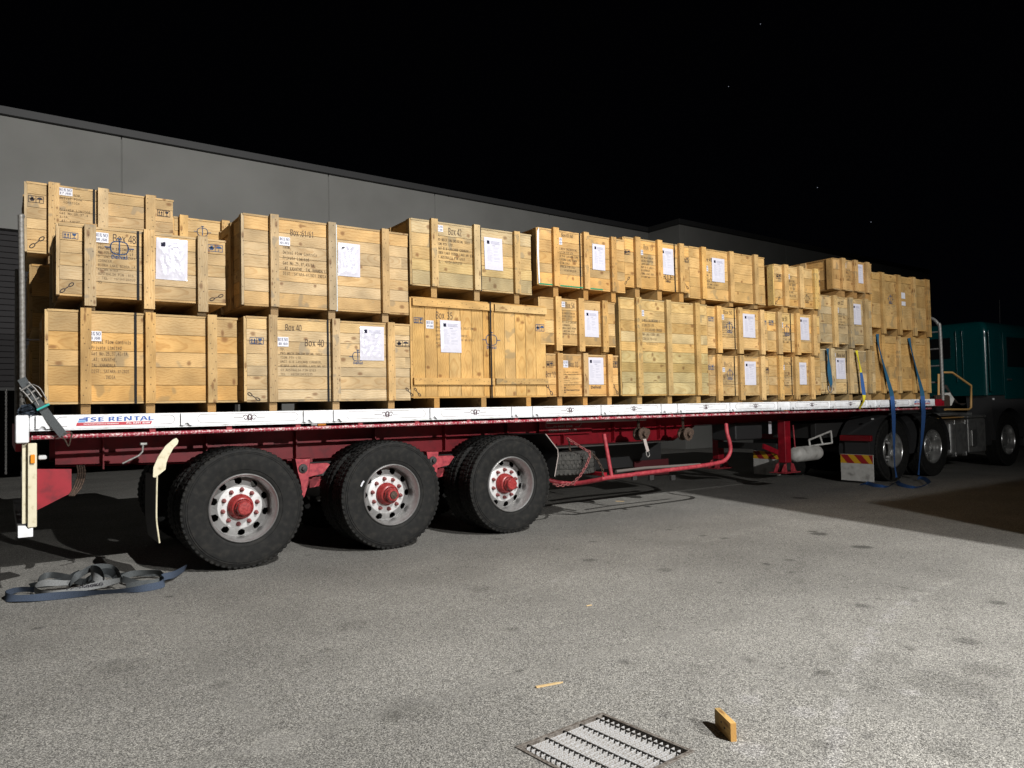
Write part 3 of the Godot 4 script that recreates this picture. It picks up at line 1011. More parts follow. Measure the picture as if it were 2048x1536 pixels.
func wheel(parent: Node3D, at: Vector3, turn: float, spin: float, rubber: Material, rimm: Material, nutm: Material, hub: int, dual := true, lugs := 54) -> Node3D:
	var w := group_part("wheel", parent, at)
	w.basis = Basis(Vector3.UP, turn) * Basis(Vector3(0, 0, 1), spin)
	inst("tyre", tyre_mesh(rubber, lugs), w)
	if dual:
		inst("inner_tyre", tyre_mesh(rubber, lugs), w, Vector3(0, 0, -0.33))
	inst("rim", rim_mesh(rimm), w)
	if not cache.has("rim_face"):
		var fm := MB.new()
		fm.lathe(PackedVector2Array([Vector2(0.194, -0.156), Vector2(0.188, -0.153), Vector2(0.09, -0.153)]), 60)
		cache["rim_face"] = fm.mesh(M["rim_face"])
	inst("mounting_face", cache["rim_face"], w)
	var hm: Material = M["hub_red"] if hub < 2 else M["alloy_dull"]
	var key := "hub%d" % hub
	if not cache.has(key):
		var h := MB.new()
		if hub == 2:
			h.lathe(PackedVector2Array([Vector2(0.11, -0.153), Vector2(0.105, -0.1), Vector2(0.08, -0.085), Vector2(0.0, -0.08)]), 28)
		elif hub == 3:
			h.lathe(PackedVector2Array([Vector2(0.13, -0.153), Vector2(0.12, -0.06), Vector2(0.09, -0.045), Vector2(0.0, -0.04)]), 28)
		else:
			h.lathe(PackedVector2Array([Vector2(0.112, -0.153), Vector2(0.11, -0.125), Vector2(0.1, -0.118), Vector2(0.096, -0.07), Vector2(0.088, -0.062), Vector2(0.078, -0.058), Vector2(0.076, -0.035)]), 36)
			h.lathe(PackedVector2Array([Vector2(0.076, -0.035), Vector2(0.07, -0.03), Vector2(0.064, 0.008), Vector2(0.055, 0.016), Vector2(0.0, 0.018)]), 8, true)
		cache[key] = h.mesh(hm)
	inst("hub", cache[key], w)
	if hub == 1:
		var cp := MB.new()
		cp.lathe(PackedVector2Array([Vector2(0.04, 0.016), Vector2(0.036, 0.03), Vector2(0.0, 0.034)]), 24)
		obj("hub_cap", cp, M["winch_rust"], w)
	for k in 10:
		var a := TAU * (k + 0.25) / 10.0
		inst("lug_nut", hex_nut(nutm, 0.0165, 0.03), w, Vector3(cos(a) * 0.152, sin(a) * 0.152, -0.153))
	return w

# ---------------------------------------------------------------- trailer
const POCKETS := [0.63, 1.65, 2.69, 2.975, 3.99, 4.99, 5.272, 6.272, 7.27, 7.565, 8.58, 9.62, 9.92, 10.93, 11.96, 12.22, 13.29]
func trailer() -> void:
	var t := thing("flatbed_trailer", "red flatbed trailer with white side rails loaded with wooden crates", "trailer")
	boxpart("deck", t, Vector3(0.5, 1.315, -2.44), Vector3(14.3, DECK - 0.003, -0.063), M["deck_wood"])
	for z in [0.0, -2.44]:
		var rail := boxpart("side_rail", t, Vector3(0.545, 1.262, z - 0.06), Vector3(14.09, DECK, z), M["rail_white"], 0.008)
		boxpart("rail_lip", rail, Vector3(0.545, 1.255, z - 0.058) - rail.position, Vector3(14.09, 1.2615, z + 0.006) - rail.position, M["rail_white"])
	var rail0: MeshInstance3D = t.get_node("side_rail")
	var ro := rail0.position
	var pk := MB.new()
	var poly := PackedVector2Array([Vector2(-0.044, 0.0), Vector2(-0.044, 0.1), Vector2(0.044, 0.1), Vector2(0.044, 0.0), Vector2(0.022, 0.0)])
	for k in range(1, 7):
		var a := PI * k / 7.0
		poly.append(Vector2(cos(a) * 0.02, sin(a) * 0.02))
	poly.append(Vector2(-0.022, 0.0))
	pk.prism(poly, 0.0, 0.026)
	var pm := pk.mesh(M["rail_white"])
	for x in POCKETS:
		inst("stake_pocket", pm, rail0, Vector3(x, 1.271, 0.0005) - ro)
	# pinstripes and scrolls
	for i in POCKETS.size() - 1:
		var a: float = POCKETS[i]
		var b: float = POCKETS[i + 1]
		if b - a < 0.6 or i == 14:
			continue
		var mb := MB.new()
		var x0 := a + 0.09
		var x1 := b - 0.09
		var ring := []
		for k in 9:
			var w := -PI / 2 + PI * k / 8.0
			ring.append(Vector2(x1 - 0.036 + cos(w) * 0.036, 1.322 + sin(w) * 0.036))
		for k in 9:
			var w := PI / 2 + PI * k / 8.0
			ring.append(Vector2(x0 + 0.036 + cos(w) * 0.036, 1.322 + sin(w) * 0.036))
		mb.stroke(Vector3(0, 0, 0.0015), Vector3.RIGHT, Vector3.UP, ring, 0.0028, true)
		if i > 0:
			var cx := (a + b) * 0.5 - 0.0
			for s in [-1.0, 1.0]:
				mb.stroke(Vector3(0, 0, 0.0015), Vector3.RIGHT, Vector3.UP, [Vector2(cx + s * 0.06, 1.322), Vector2(cx + s * 0.135, 1.323)], 0.004)
				var lp := []
				for k in 15:
					var w := PI * 1.85 * k / 14.0 + 0.3
					var rr := 0.022 - 0.0008 * k
					lp.append(Vector2(cx + s * (0.036 + cos(w) * rr), 1.322 + sin(w) * rr * 1.15))
				mb.stroke(Vector3(0, 0, 0.0015), Vector3.RIGHT, Vector3.UP, lp, 0.0065)
				mb.stroke(Vector3(0, 0, 0.0015), Vector3.RIGHT, Vector3.UP, [Vector2(cx + s * 0.015, 1.297), Vector2(cx + s * 0.013, 1.347)], 0.009)
			var c := []
			for k in 13:
				var w := 0.7 + PI * 1.45 * k / 12.0
				c.append(Vector2(cx + cos(w) * 0.012, 1.325 + sin(w) * 0.024))
			c.append(Vector2(cx + 0.012, 1.318))
			c.append(Vector2(cx - 0.002, 1.318))
			mb.stroke(Vector3(0, 0, 0.0015), Vector3.RIGHT, Vector3.UP, c, 0.008)
		obj("pinstripe", mb, M["pinstripe"], rail0, -ro)
	rental_sign(rail0, 0.85, 1.4, 1.0)
	rental_sign(rail0, 13.37, 13.93, 1.0)
	# red rope rail and its posts
	for z in [-0.03, -2.47]:
		var rr := tubepart("rope_rail", t, [Vector3(0.56, 1.205, z), Vector3(4, 1.215, z), Vector3(9, 1.217, z), Vector3(14.0, 1.207, z)], 0.0165, M["red_chipped"])
		for k in 22:
			var x := 0.79 + k * 0.6055
			boxpart("rail_post", rr, Vector3(x - 0.024, 1.215, z - 0.012), Vector3(x + 0.024, 1.2615, z + 0.012), M["red_dusty"], 0.003)
	for k in 22:
		var x := 0.79 + k * 0.6055
		boxpart("cross_member", t, Vector3(x - 0.03, 1.236, -2.38), Vector3(x + 0.03, 1.314, -0.075), M["red"])
	# main beams
	for z in [-0.75, -1.7]:
		var mb := MB.new()
		var lower := [Vector2(0.75, 0.95), Vector2(3.0, 0.88), Vector2(8.15, 0.87), Vector2(8.6, 1.06), Vector2(13.9, 1.09)]
		var pl := PackedVector2Array([Vector2(13.9, 1.234), Vector2(0.75, 1.234)])
		for q in lower:
			pl.append(q)
		mb.prism(pl, z - 0.006, z + 0.006)
		var lo := []
		for q in lower:
			lo.append(Vector3(q.x, q.y, z))
		mb.ribbon(lo, [Vector3(0, 0, 1)], 0.16, 0.016)
		mb.ribbon([Vector3(0.75, 1.226, z), Vector3(13.9, 1.226, z)], [Vector3(0, 0, 1)], 0.16, 0.012)
		var beam := obj("main_beam", mb, M["red"], t)
		for k in 9:
			var x := 1.1 + k * 0.85
			boxpart("stiffener", beam, Vector3(x, 0.9, z + 0.0065), Vector3(x + 0.012, 1.218, z + 0.075), M["red"])
		# longitudinal angle on the web
		boxpart("web_angle", beam, Vector3(0.9, 1.03, z + 0.0065), Vector3(8.0, 1.042, z + 0.035), M["red"])
	# lettering on the beam
	var L := pz(1090, 850, -0.66)
	text(t, "beam_lettering", "Ph 9451 4288", "bold_italic", pz(1107, 851, -0.66), 0.30, 0.032, M["lettering_grey"])
	text(t, "beam_lettering", "www.tsewa.com", "bold", pz(1097, 859, -0.66), 0.45, 0.036, M["lettering_grey"])
	var lm := MB.new()
	var a0 := pz(1092, 849, -0.66)
	var a1 := pz(1106, 855, -0.66)
	lm.stroke(Vector3(0, 0, -0.659), Vector3.RIGHT, Vector3.UP, [Vector2(a0.x, a0.y + 0.03), Vector2(a0.x, a1.y), Vector2(a1.x, a1.y)], 0.006)
	var a2 := pz(1166, 847, -0.66)
	var a3 := pz(1151, 854, -0.66)
	lm.stroke(Vector3(0, 0, -0.659), Vector3.RIGHT, Vector3.UP, [Vector2(a2.x, a2.y + 0.03), Vector2(a3.x + 0.06, a3.y), Vector2(a3.x, a3.y)], 0.006)
	obj("lettering_border", lm, M["lettering_grey"], t)
	boxpart("sign_panel", t, Vector3(a0.x - 0.1, 1.02, -0.672), Vector3(a2.x + 0.15, 1.23, -0.664), M["red"])
	boxpart("wire_conduit", t, pz(1092, 846, -0.5) + Vector3(0, -0.012, -0.01), pz(1292, 839, -0.5) + Vector3(0, 0.012, 0.01), M["lettering_grey"], 0.006)

	# rear end: corner cap, post, underrun bumper, tail panel
	boxpart("corner_cap", t, Vector3(0.455, 1.165, -0.18), Vector3(0.545, DECK + 0.004, 0.008), M["rail_white"], 0.012)
	boxpart("rear_beam", t, Vector3(0.46, 1.1, -2.4), Vector3(0.56, 1.31, -0.181), M["red"])
	var post := boxpart("rear_post", t, Vector3(0.535, 0.53, -0.05), Vector3(0.595, 1.165, -0.01), M["cream"], 0.006)
	boxpart("post_web", post, Vector3(0.5, 0.53, -0.12) - post.position, Vector3(0.5345, 1.16, -0.052) - post.position, M["cream"], 0.004)
	plate("bumper_end", t, [[36, 1052], [51, 1052], [56, 1058], [66, 1055], [66, 1073], [36, 1076]], -0.02, 0.03, M["rail_white"])
	boxpart("bumper_beam", t, Vector3(0.47, 0.47, -2.3), Vector3(0.56, 0.56, -0.051), M["dark_steel"])
	var amb := boxpart("side_marker", t, pz(60.5, 927, 0.0) - Vector3(0, 0, 0.0095), pz(70, 909, 0.012), M["amber"], 0.004)
	amb.set_meta("label", "amber reflector on the cream rear post")
	boxpart("side_lamp", t, pz(76, 920, -0.03) - Vector3(0, 0, 0.03), pz(94, 910, -0.01), M["lamp_clear"], 0.01)
	plate("tail_panel", t, [[73, 938], [143, 938], [143, 980], [138, 988], [128, 993], [73, 1021]], -0.06, 0.012, M["red"])
	boxpart("inner_post", t, Vector3(0.5, 0.56, -0.42), Vector3(0.58, 1.1, -0.36), M["dark_steel"])
	tubepart("crank_handle", t, [pz(286, 889, -0.05), pz(285, 903, -0.05), pz(278, 911, -0.05), pz(245, 927, -0.05)], 0.008, M["galvanised"], 8)
	boxpart("crank_boss", t, pz(280, 891, -0.05) - Vector3(0, 0, 0.05), pz(295, 885, -0.04), M["galvanised"], 0.006)
	for k in 4:
		var x := 150.0 + k * 4.5
		tubepart("air_hose", t, smooth([pz(x + 4, 930, -0.5), pz(x + 6, 950, -0.5), pz(x - 2, 975, -0.5), pz(138 + k * 3, 992, -0.45)]), 0.008, M["winch_rust"], 6)
	# rear gate pole
	tubepart("gate_pole", t, smooth([pz(45, 815, -0.08), pz(44, 600, -0.08), pz(42, 445, -0.08), pz(42, 436, -0.085), pz(44, 432, -0.11)]), 0.021, M["worn_steel"], 14)
	tubepart("gate_pole", t, [Vector3(0.5, 1.3, -2.36), Vector3(0.5, 2.88, -2.36)], 0.021, M["galvanised"], 14)

	# wheels, three axles
	var sp := [0.05, 0.3, 0.12]
	for i in 3:
		var x := 2.13 + 1.416 * i
		wheel(t, Vector3(x, 0.53, -0.035), 0.0, sp[i], M["rubber"], M["rim_silver"], M["rust_red"], 1 if i == 1 else 0, true, 62)
		wheel(t, Vector3(x, 0.53, -2.405), PI, 0.7 + i, M["rubber"], M["rim_silver"], M["rust_red"], 0)
		tubepart("axle", t, [Vector3(x, 0.53, -2.2), Vector3(x, 0.53, -0.2)], 0.065, M["dark_steel"], 14)
		for z in ([-0.7, -1.75] if i else []):
			# hanger and trailing arm
			var hx := x - 0.72
			var hb := MB.new()
			hb.prism(PackedVector2Array([Vector2(hx - 0.14, 0.9), Vector2(hx + 0.12, 0.9), Vector2(hx + 0.1, 0.72), Vector2(hx + 0.03, 0.52), Vector2(hx - 0.05, 0.5), Vector2(hx - 0.12, 0.7)]), z - 0.09, z + 0.09)
			obj("hanger", hb, M["red_dusty"], t)
			var ar := MB.new()
			ar.prism(PackedVector2Array([Vector2(hx + 0.1, 0.8), Vector2(hx + 0.38, 0.82), Vector2(hx + 0.46, 0.78), Vector2(hx + 0.4, 0.64), Vector2(hx + 0.1, 0.6)]), z - 0.05, z + 0.05)
			obj("trailing_arm", ar, M["red_dusty"], t)
	var chalk := MB.new()
	chalk.ribbon([pz(722, 973, -0.029), pz(725, 966, -0.029), pz(728, 962, -0.029)], [Vector3(1, 0.3, 0)], 0.016, 0.001)
	obj("chalk_mark", chalk, M["label_white"], t)
	# outer hanger plates that stand between the wheels
	for k in [[0, 0], [1, 0]]:
		var z := -0.4
		var dx: float = 1.416 * k[0]
		var pts := [[591, 918], [620, 918], [618, 942], [617, 958], [611, 985], [604, 985], [602, 965], [596, 945]]
		var pp := pxpoly(pts, z)
		for i in pp.size():
			pp[i].x += dx
		var hb := MB.new()
		hb.prism(pp, z - 0.12, z)
		var hg := obj("hanger_plate", hb, M["red_dusty"], t)
		var c := pz(606, 937, z)
		var bo := MB.new()
		bo.xf = Transform3D(Basis(), Vector3(c.x + dx, c.y, z + 0.001))
		bo.lathe(PackedVector2Array([Vector2(0.045, 0), Vector2(0.042, 0.012), Vector2(0.02, 0.014), Vector2(0.018, 0.04), Vector2(0, 0.042)]), 16)
		obj("pivot_bolt", bo, M["dark_steel"], hg)
		var ap := pxpoly([[620, 928], [655, 926], [660, 929], [646, 947], [617, 954]], z - 0.03)
		for i in ap.size():
			ap[i].x += dx
		var ab := MB.new()
		ab.prism(ap, z - 0.1, z - 0.03)
		obj("trailing_arm", ab, M["red_dusty"], t)
	boxpart("spring_seat", t, Vector3(1.9, 0.72, -0.9), Vector3(5.3, 0.86, -0.6), M["dark_steel"])
	# cream mudguard edge and flap behind the rear wheel
	var mg := plate("mudguard_edge", t, [[346, 879], [353, 876], [357, 881], [355, 888], [347, 896], [338, 912], [333, 925], [331, 939], [311, 955], [306, 954], [307, 935], [316, 914], [331, 892]], -0.03, 0.02, M["cream"])
	var fl := MB.new()
	var fp := []
	for q in [[314, 952], [313, 1000], [313, 1040], [316, 1065], [319, 1086]]:
		fp.append(pz(q[0], q[1], -0.03) - Vector3(0, 0, 0.27))
	fl.ribbon(smooth(fp, 4), [Vector3(0, 0, 1)], 0.54, 0.014)
	obj("mud_flap", fl, M["dark_plastic"], mg)
	var fe := MB.new()
	var fe0 := []
	for p in fp:
		fe0.append(p + Vector3(0, 0, 0.271))
	fe.tube(smooth(fe0, 4), 0.0075, 6)
	obj("flap_edge", fe, M["cream"], mg)
	var guard := MB.new()
	var gp := []
	for k in 11:
		var w := PI * (0.82 - 0.5 * k / 10.0)
		gp.append(Vector3(2.13 + cos(w) * 0.62, 0.53 + sin(w) * 0.58, -0.32))
	# front mudguard sheet by the spare wheel
	var fr := MB.new()
	var fpts := []
	for q in [[1030, 869], [1091, 868], [1115, 899], [1116, 912], [1109, 953]]:
		fpts.append(pz(q[0], q[1], -0.05) - Vector3(0, 0, 0.3))
	fr.ribbon(fpts, [Vector3(0, 0, 1)], 0.6, 0.006)
	var fg := obj("front_mudguard", fr, M["black"], t)
	var ft := MB.new()
	var fq := []
	for p in fpts.slice(1):
		fq.append(p + Vector3(0, 0, 0.302))
	ft.tube(fq, 0.006, 6)
	obj("guard_edge", ft, M["lettering_grey"], fg)

	# spare tyre lying on its carrier, held with chain
	var spare := inst("spare_tyre", tyre_mesh(M["rubber_dusty"], 60), t, Vector3(6.1, 0.54, -0.78))
	spare.basis = Basis(Vector3.RIGHT, PI / 2)
	var ch := MB.new()
	chain(ch, [pz(1136, 878, -0.3), pz(1160, 893, -0.2), pz(1178, 904, -0.12), pz(1180, 912, -0.1), pz(1172, 932, -0.08), pz(1160, 952, -0.06), pz(1146, 966, -0.06), pz(1120, 972, -0.06), pz(1105, 968, -0.08)], 0.05, 0.0065)
	obj("hold_chain", ch, M["rust_red"], t)
	var ch2 := MB.new()
	chain(ch2, [pz(1180, 904, -0.12), pz(1194, 918, -0.08), pz(1205, 940, -0.06), pz(1206, 955, -0.06)], 0.046, 0.006)
	obj("hold_chain", ch2, M["winch_rust"], t)
	var ch3 := MB.new()
	chain(ch3, [pz(1138, 880, -0.45), pz(1140, 906, -0.45)], 0.046, 0.006)
	obj("hold_chain", ch3, M["winch_rust"], t)
	tubepart("spare_carrier", t, smooth([pz(1097, 960, -0.5), pz(1115, 964, -0.45), pz(1140, 967, -0.35), pz(1150, 968, -0.3)]), 0.024, M["red_dusty"], 10)
	boxpart("carrier_beam", t, Vector3(5.55, 0.5, -1.9), Vector3(5.62, 0.54, -0.35), M["red"])
	boxpart("carrier_beam", t, Vector3(6.5, 0.5, -1.9), Vector3(6.57, 0.54, -0.3), M["red"])
	# side guard
	var gz := -0.06
	var rl := [pz(1122, 968, -0.55), pz(1160, 966, -0.35), pz(1200, 959, -0.1), pz(1212, 956, gz), pz(1260, 950, gz), pz(1330, 941, gz), pz(1400, 932, gz), pz(1435, 926, gz), pz(1449, 921, gz), pz(1458, 910, gz), pz(1461, 897, gz), pz(1458, 880, gz), pz(1454, 866, gz - 0.02), pz(1452, 848, gz - 0.06)]
	tubepart("side_guard", t, smooth(rl, 5), 0.027, M["red_dusty"], 12)
	tubepart("guard_post", t, [pz(1208, 868, -0.14), pz(1223, 953, gz)], 0.025, M["red_dusty"], 10)
	tubepart("guard_stay", t, [pz(1232, 943, -0.25), pz(1290, 936, -0.3), pz(1400, 929, -0.3)], 0.02, M["stay_grey"], 8)
	for q in [1268, 1302, 1345]:
		boxpart("guard_clamp", t, pz(q - 4, 961, gz) - Vector3(0, 0, 0.02), pz(q + 4, 950, gz) + Vector3(0, 0, 0.02), M["dark_steel"], 0.004)
	boxpart("tool_rack", t, Vector3(6.9, 0.44, -1.7), Vector3(8.9, 0.78, -1.65), M["dark_plastic"])
	boxpart("far_sign", t, pz(1270, 954, -1.6), pz(1335, 917, -1.62), M["maroon"])
	# winches
	for q in [[1288, 868], [1377, 868]]:
		var c := pz(q[0], q[1], -0.2)
		var wn := MB.new()
		wn.xf = Transform3D(Basis(), c)
		wn.lathe(PackedVector2Array([Vector2(0.0, -0.12), Vector2(0.085, -0.12), Vector2(0.085, -0.1), Vector2(0.05, -0.095), Vector2(0.05, -0.02), Vector2(0.088, -0.015), Vector2(0.088, 0.0), Vector2(0.035, 0.002), Vector2(0.033, 0.04), Vector2(0.0, 0.042)]), 24)
		wn.xf = Transform3D(Basis(), c + Vector3(0.08, 0.02, -0.05))
		wn.lathe(PackedVector2Array([Vector2(0.0, -0.03), Vector2(0.05, -0.03), Vector2(0.05, 0.03), Vector2(0.0, 0.032)]), 16)
		wn.xf = Transform3D()
		wn.box(c + Vector3(-0.02, 0.05, -0.1), c + Vector3(0.02, 0.33, -0.09))
		obj("winch", wn, M["winch_rust"], t)
	var wt := MB.new()
	wt.ribbon([pz(1289, 878, -0.16), pz(1292, 890, -0.14), pz(1296, 903, -0.13)], [Vector3(1, 0, 0)], 0.05, 0.004)
	obj("winch_strap", wt, M["lettering_grey"], t)
	tubepart("strap_hook", t, smooth([pz(1292, 902, -0.13), pz(1293, 910, -0.13), pz(1296, 914, -0.13), pz(1299, 910, -0.13), pz(1297, 903, -0.13)]), 0.007, M["galvanised"], 6)
	# landing legs
	for z in [-0.58, -1.9]:
		var lx := pz(1570, 890, -0.58).x
		var lg := boxpart("landing_leg", t, Vector3(lx - 0.075, 0.42, z - 0.08), Vector3(lx + 0.075, 1.09, z + 0.06), M["red"], 0.012)
		boxpart("inner_leg", lg, Vector3(lx - 0.055, 0.3, z - 0.06) - lg.position, Vector3(lx + 0.055, 0.419, z + 0.045) - lg.position, M["dark_steel"])
		var ft2 := MB.new()
		ft2.bevel(Vector3(lx - 0.2, 0.265, z - 0.16), Vector3(lx + 0.2, 0.28, z + 0.13), 0.004)
		for s in [-1.0, 1.0]:
			ft2.prism(PackedVector2Array([Vector2(lx + s * 0.05, 0.28), Vector2(lx + s * 0.19, 0.28), Vector2(lx + s * 0.12, 0.4), Vector2(lx + s * 0.06, 0.42)]), z + 0.05, z + 0.06)
			ft2.prism(PackedVector2Array([Vector2(lx + s * 0.05, 0.28), Vector2(lx + s * 0.19, 0.28), Vector2(lx + s * 0.12, 0.4), Vector2(lx + s * 0.06, 0.42)]), z - 0.09, z - 0.08)
		obj("leg_foot", ft2, M["red_dusty"], lg, -lg.position)
		var br := MB.new()
		br.ribbon([pz(1526, 892, z), pz(1556, 905, z)], [Vector3(0, 1, 0)], 0.075, 0.02)
		obj("leg_brace", br, M["red"], lg, -lg.position)
	tubepart("leg_crank", t, [pz(1586, 850, -0.5), pz(1590, 895, -0.5)], 0.012, M["red_dusty"], 8)
	boxpart("leg_cross_beam", t, Vector3(10.45, 0.62, -1.83), Vector3(10.55, 0.72, -0.67), M["dark_steel"])
	# black hose guard with a bright edge beside the leg
	boxpart("battery_box", t, Vector3(9.55, 0.8, -1.2), Vector3(10.2, 1.08, -0.72), M["dark_plastic"], 0.03)
	boxpart("reflector_strip", t, pz(1537, 868, -0.7), pz(1543, 843, -0.69), M["label_white"], 0.004)
	# air tank
	var tk := MB.new()
	tk.xf = Transform3D(Basis(Vector3.UP, PI / 2 + 0.1), pz(1612, 907, -0.75))
	tk.lathe(PackedVector2Array([Vector2(0, -0.42), Vector2(0.07, -0.41), Vector2(0.115, -0.36), Vector2(0.125, -0.3), Vector2(0.125, 0.3), Vector2(0.115, 0.36), Vector2(0.07, 0.41), Vector2(0, 0.42)]), 24)
	obj("air_tank", tk, M["flap_white"], t)
	var fr2 := MB.new()
	for q in [[[1618, 880], [1662, 862]], [[1618, 880], [1620, 893]], [[1640, 872], [1645, 888]], [[1662, 862], [1664, 886]], [[1622, 892], [1664, 886]]]:
		fr2.tube([pz(q[0][0], q[0][1], -0.7), pz(q[1][0], q[1][1], -0.7)], 0.016, 8)
	obj("tank_frame", fr2, M["flap_white"], t)
	# marker lamps under the rail
	for q in [[641, 848], [1070, 831], [1390, 824], [1570, 820], [1722, 815]]:
		var p := pz(q[0], q[1], -0.03)
		boxpart("side_marker", t, p + Vector3(-0.03, -0.014, -0.01), p + Vector3(0.05, 0.014, 0.012), M["amber"], 0.004)
		boxpart("lamp_mount", t, p + Vector3(-0.09, -0.012, -0.02), p + Vector3(-0.032, 0.012, 0.006), M["lamp_clear"], 0.005)
	for q in [[1241, 828], [1745, 838]]:
		var p := pz(q[0], q[1], -0.05)
		boxpart("side_lamp", t, p + Vector3(-0.03, -0.012, -0.01), p + Vector3(0.03, 0.012, 0.01), M["lamp_clear"], 0.005)
	# front gate hoop
	var gx := 14.5
	var hoop := group_part("headboard", t)
	var hz := -0.06
	tubepart("hoop", hoop, smooth([Vector3(gx, 1.35, hz), Vector3(gx, 2.6, hz), Vector3(gx, 2.74, hz - 0.03), Vector3(gx, 2.84, hz - 0.11), Vector3(gx, 2.88, hz - 0.23), Vector3(gx, 2.89, hz - 0.4), Vector3(gx, 2.89, -2.0), Vector3(gx, 2.84, -2.3), Vector3(gx, 2.6, -2.42), Vector3(gx, 1.35, -2.42)], 6), 0.03, M["galvanised"], 12)
	for y in [1.68, 1.98, 2.29, 2.6]:
		tubepart("rung", hoop, [Vector3(gx, y, hz), Vector3(gx, y, -2.42)], 0.016, M["galvanised"], 8)
	boxpart("headboard_base", hoop, Vector3(14.2, 1.25, -2.44), Vector3(14.54, 1.372, -0.06), M["red"])

func rental_sign(rail: MeshInstance3D, x0: float, x1: float, s: float) -> void:
	var o := rail.position
	var w := x1 - x0
	boxpart("rental_panel", rail, Vector3(x0 - 0.06, 1.284, 0.0004) - o, Vector3(x1 + 0.05, 1.362, 0.0018) - o, M["sign_white"])
	var st := MB.new()
	var z := Vector3(0, 0, 0.0026)
	st.face([Vector3(x0, 1.286, 0.0026), Vector3(x1 - 0.02, 1.286, 0.0026), Vector3(x1 - 0.01, 1.311, 0.0026), Vector3(x0 + 0.006, 1.311, 0.0026)], Vector3(0, 0, 1))
	obj("rental_strip", st, M["sign_red"], rail, -o)
	var bl := MB.new()
	bl.face([Vector3(x0 + 0.012, 1.313, 0.0026), Vector3(x0 + 0.06, 1.313, 0.0026), Vector3(x0 + 0.07, 1.331, 0.0026), Vector3(x0 + 0.018, 1.331, 0.0026)], Vector3(0, 0, 1))
	obj("rental_flash", bl, M["sign_pale_blue"], rail, -o)
	var b2 := MB.new()
	b2.face([Vector3(x0 + 0.018, 1.333, 0.0026), Vector3(x0 + 0.075, 1.333, 0.0026), Vector3(x0 + 0.08, 1.343, 0.0026), Vector3(x0 + 0.022, 1.343, 0.0026)], Vector3(0, 0, 1))
	obj("rental_flash", b2, M["sign_blue"], rail, -o)
	text(rail, "rental_name", "TSE RENTAL", "bold_italic", Vector3(x0 + 0.05, 1.358, 0.0034) - o, w - 0.05, 0.043, M["sign_blue"])
	text(rail, "rental_trade", "TRANSPORT SPARES & EQUIPMENT", "bold", Vector3(x0 + 0.05, 1.303, 0.0034) - o, w * 0.45, 0.010, M["sign_white"])
	text(rail, "rental_phone", "Ph: 9451 4288", "bold_italic", Vector3(x0 + w * 0.64, 1.307, 0.0034) - o, w * 0.31, 0.015, M["sign_white"])

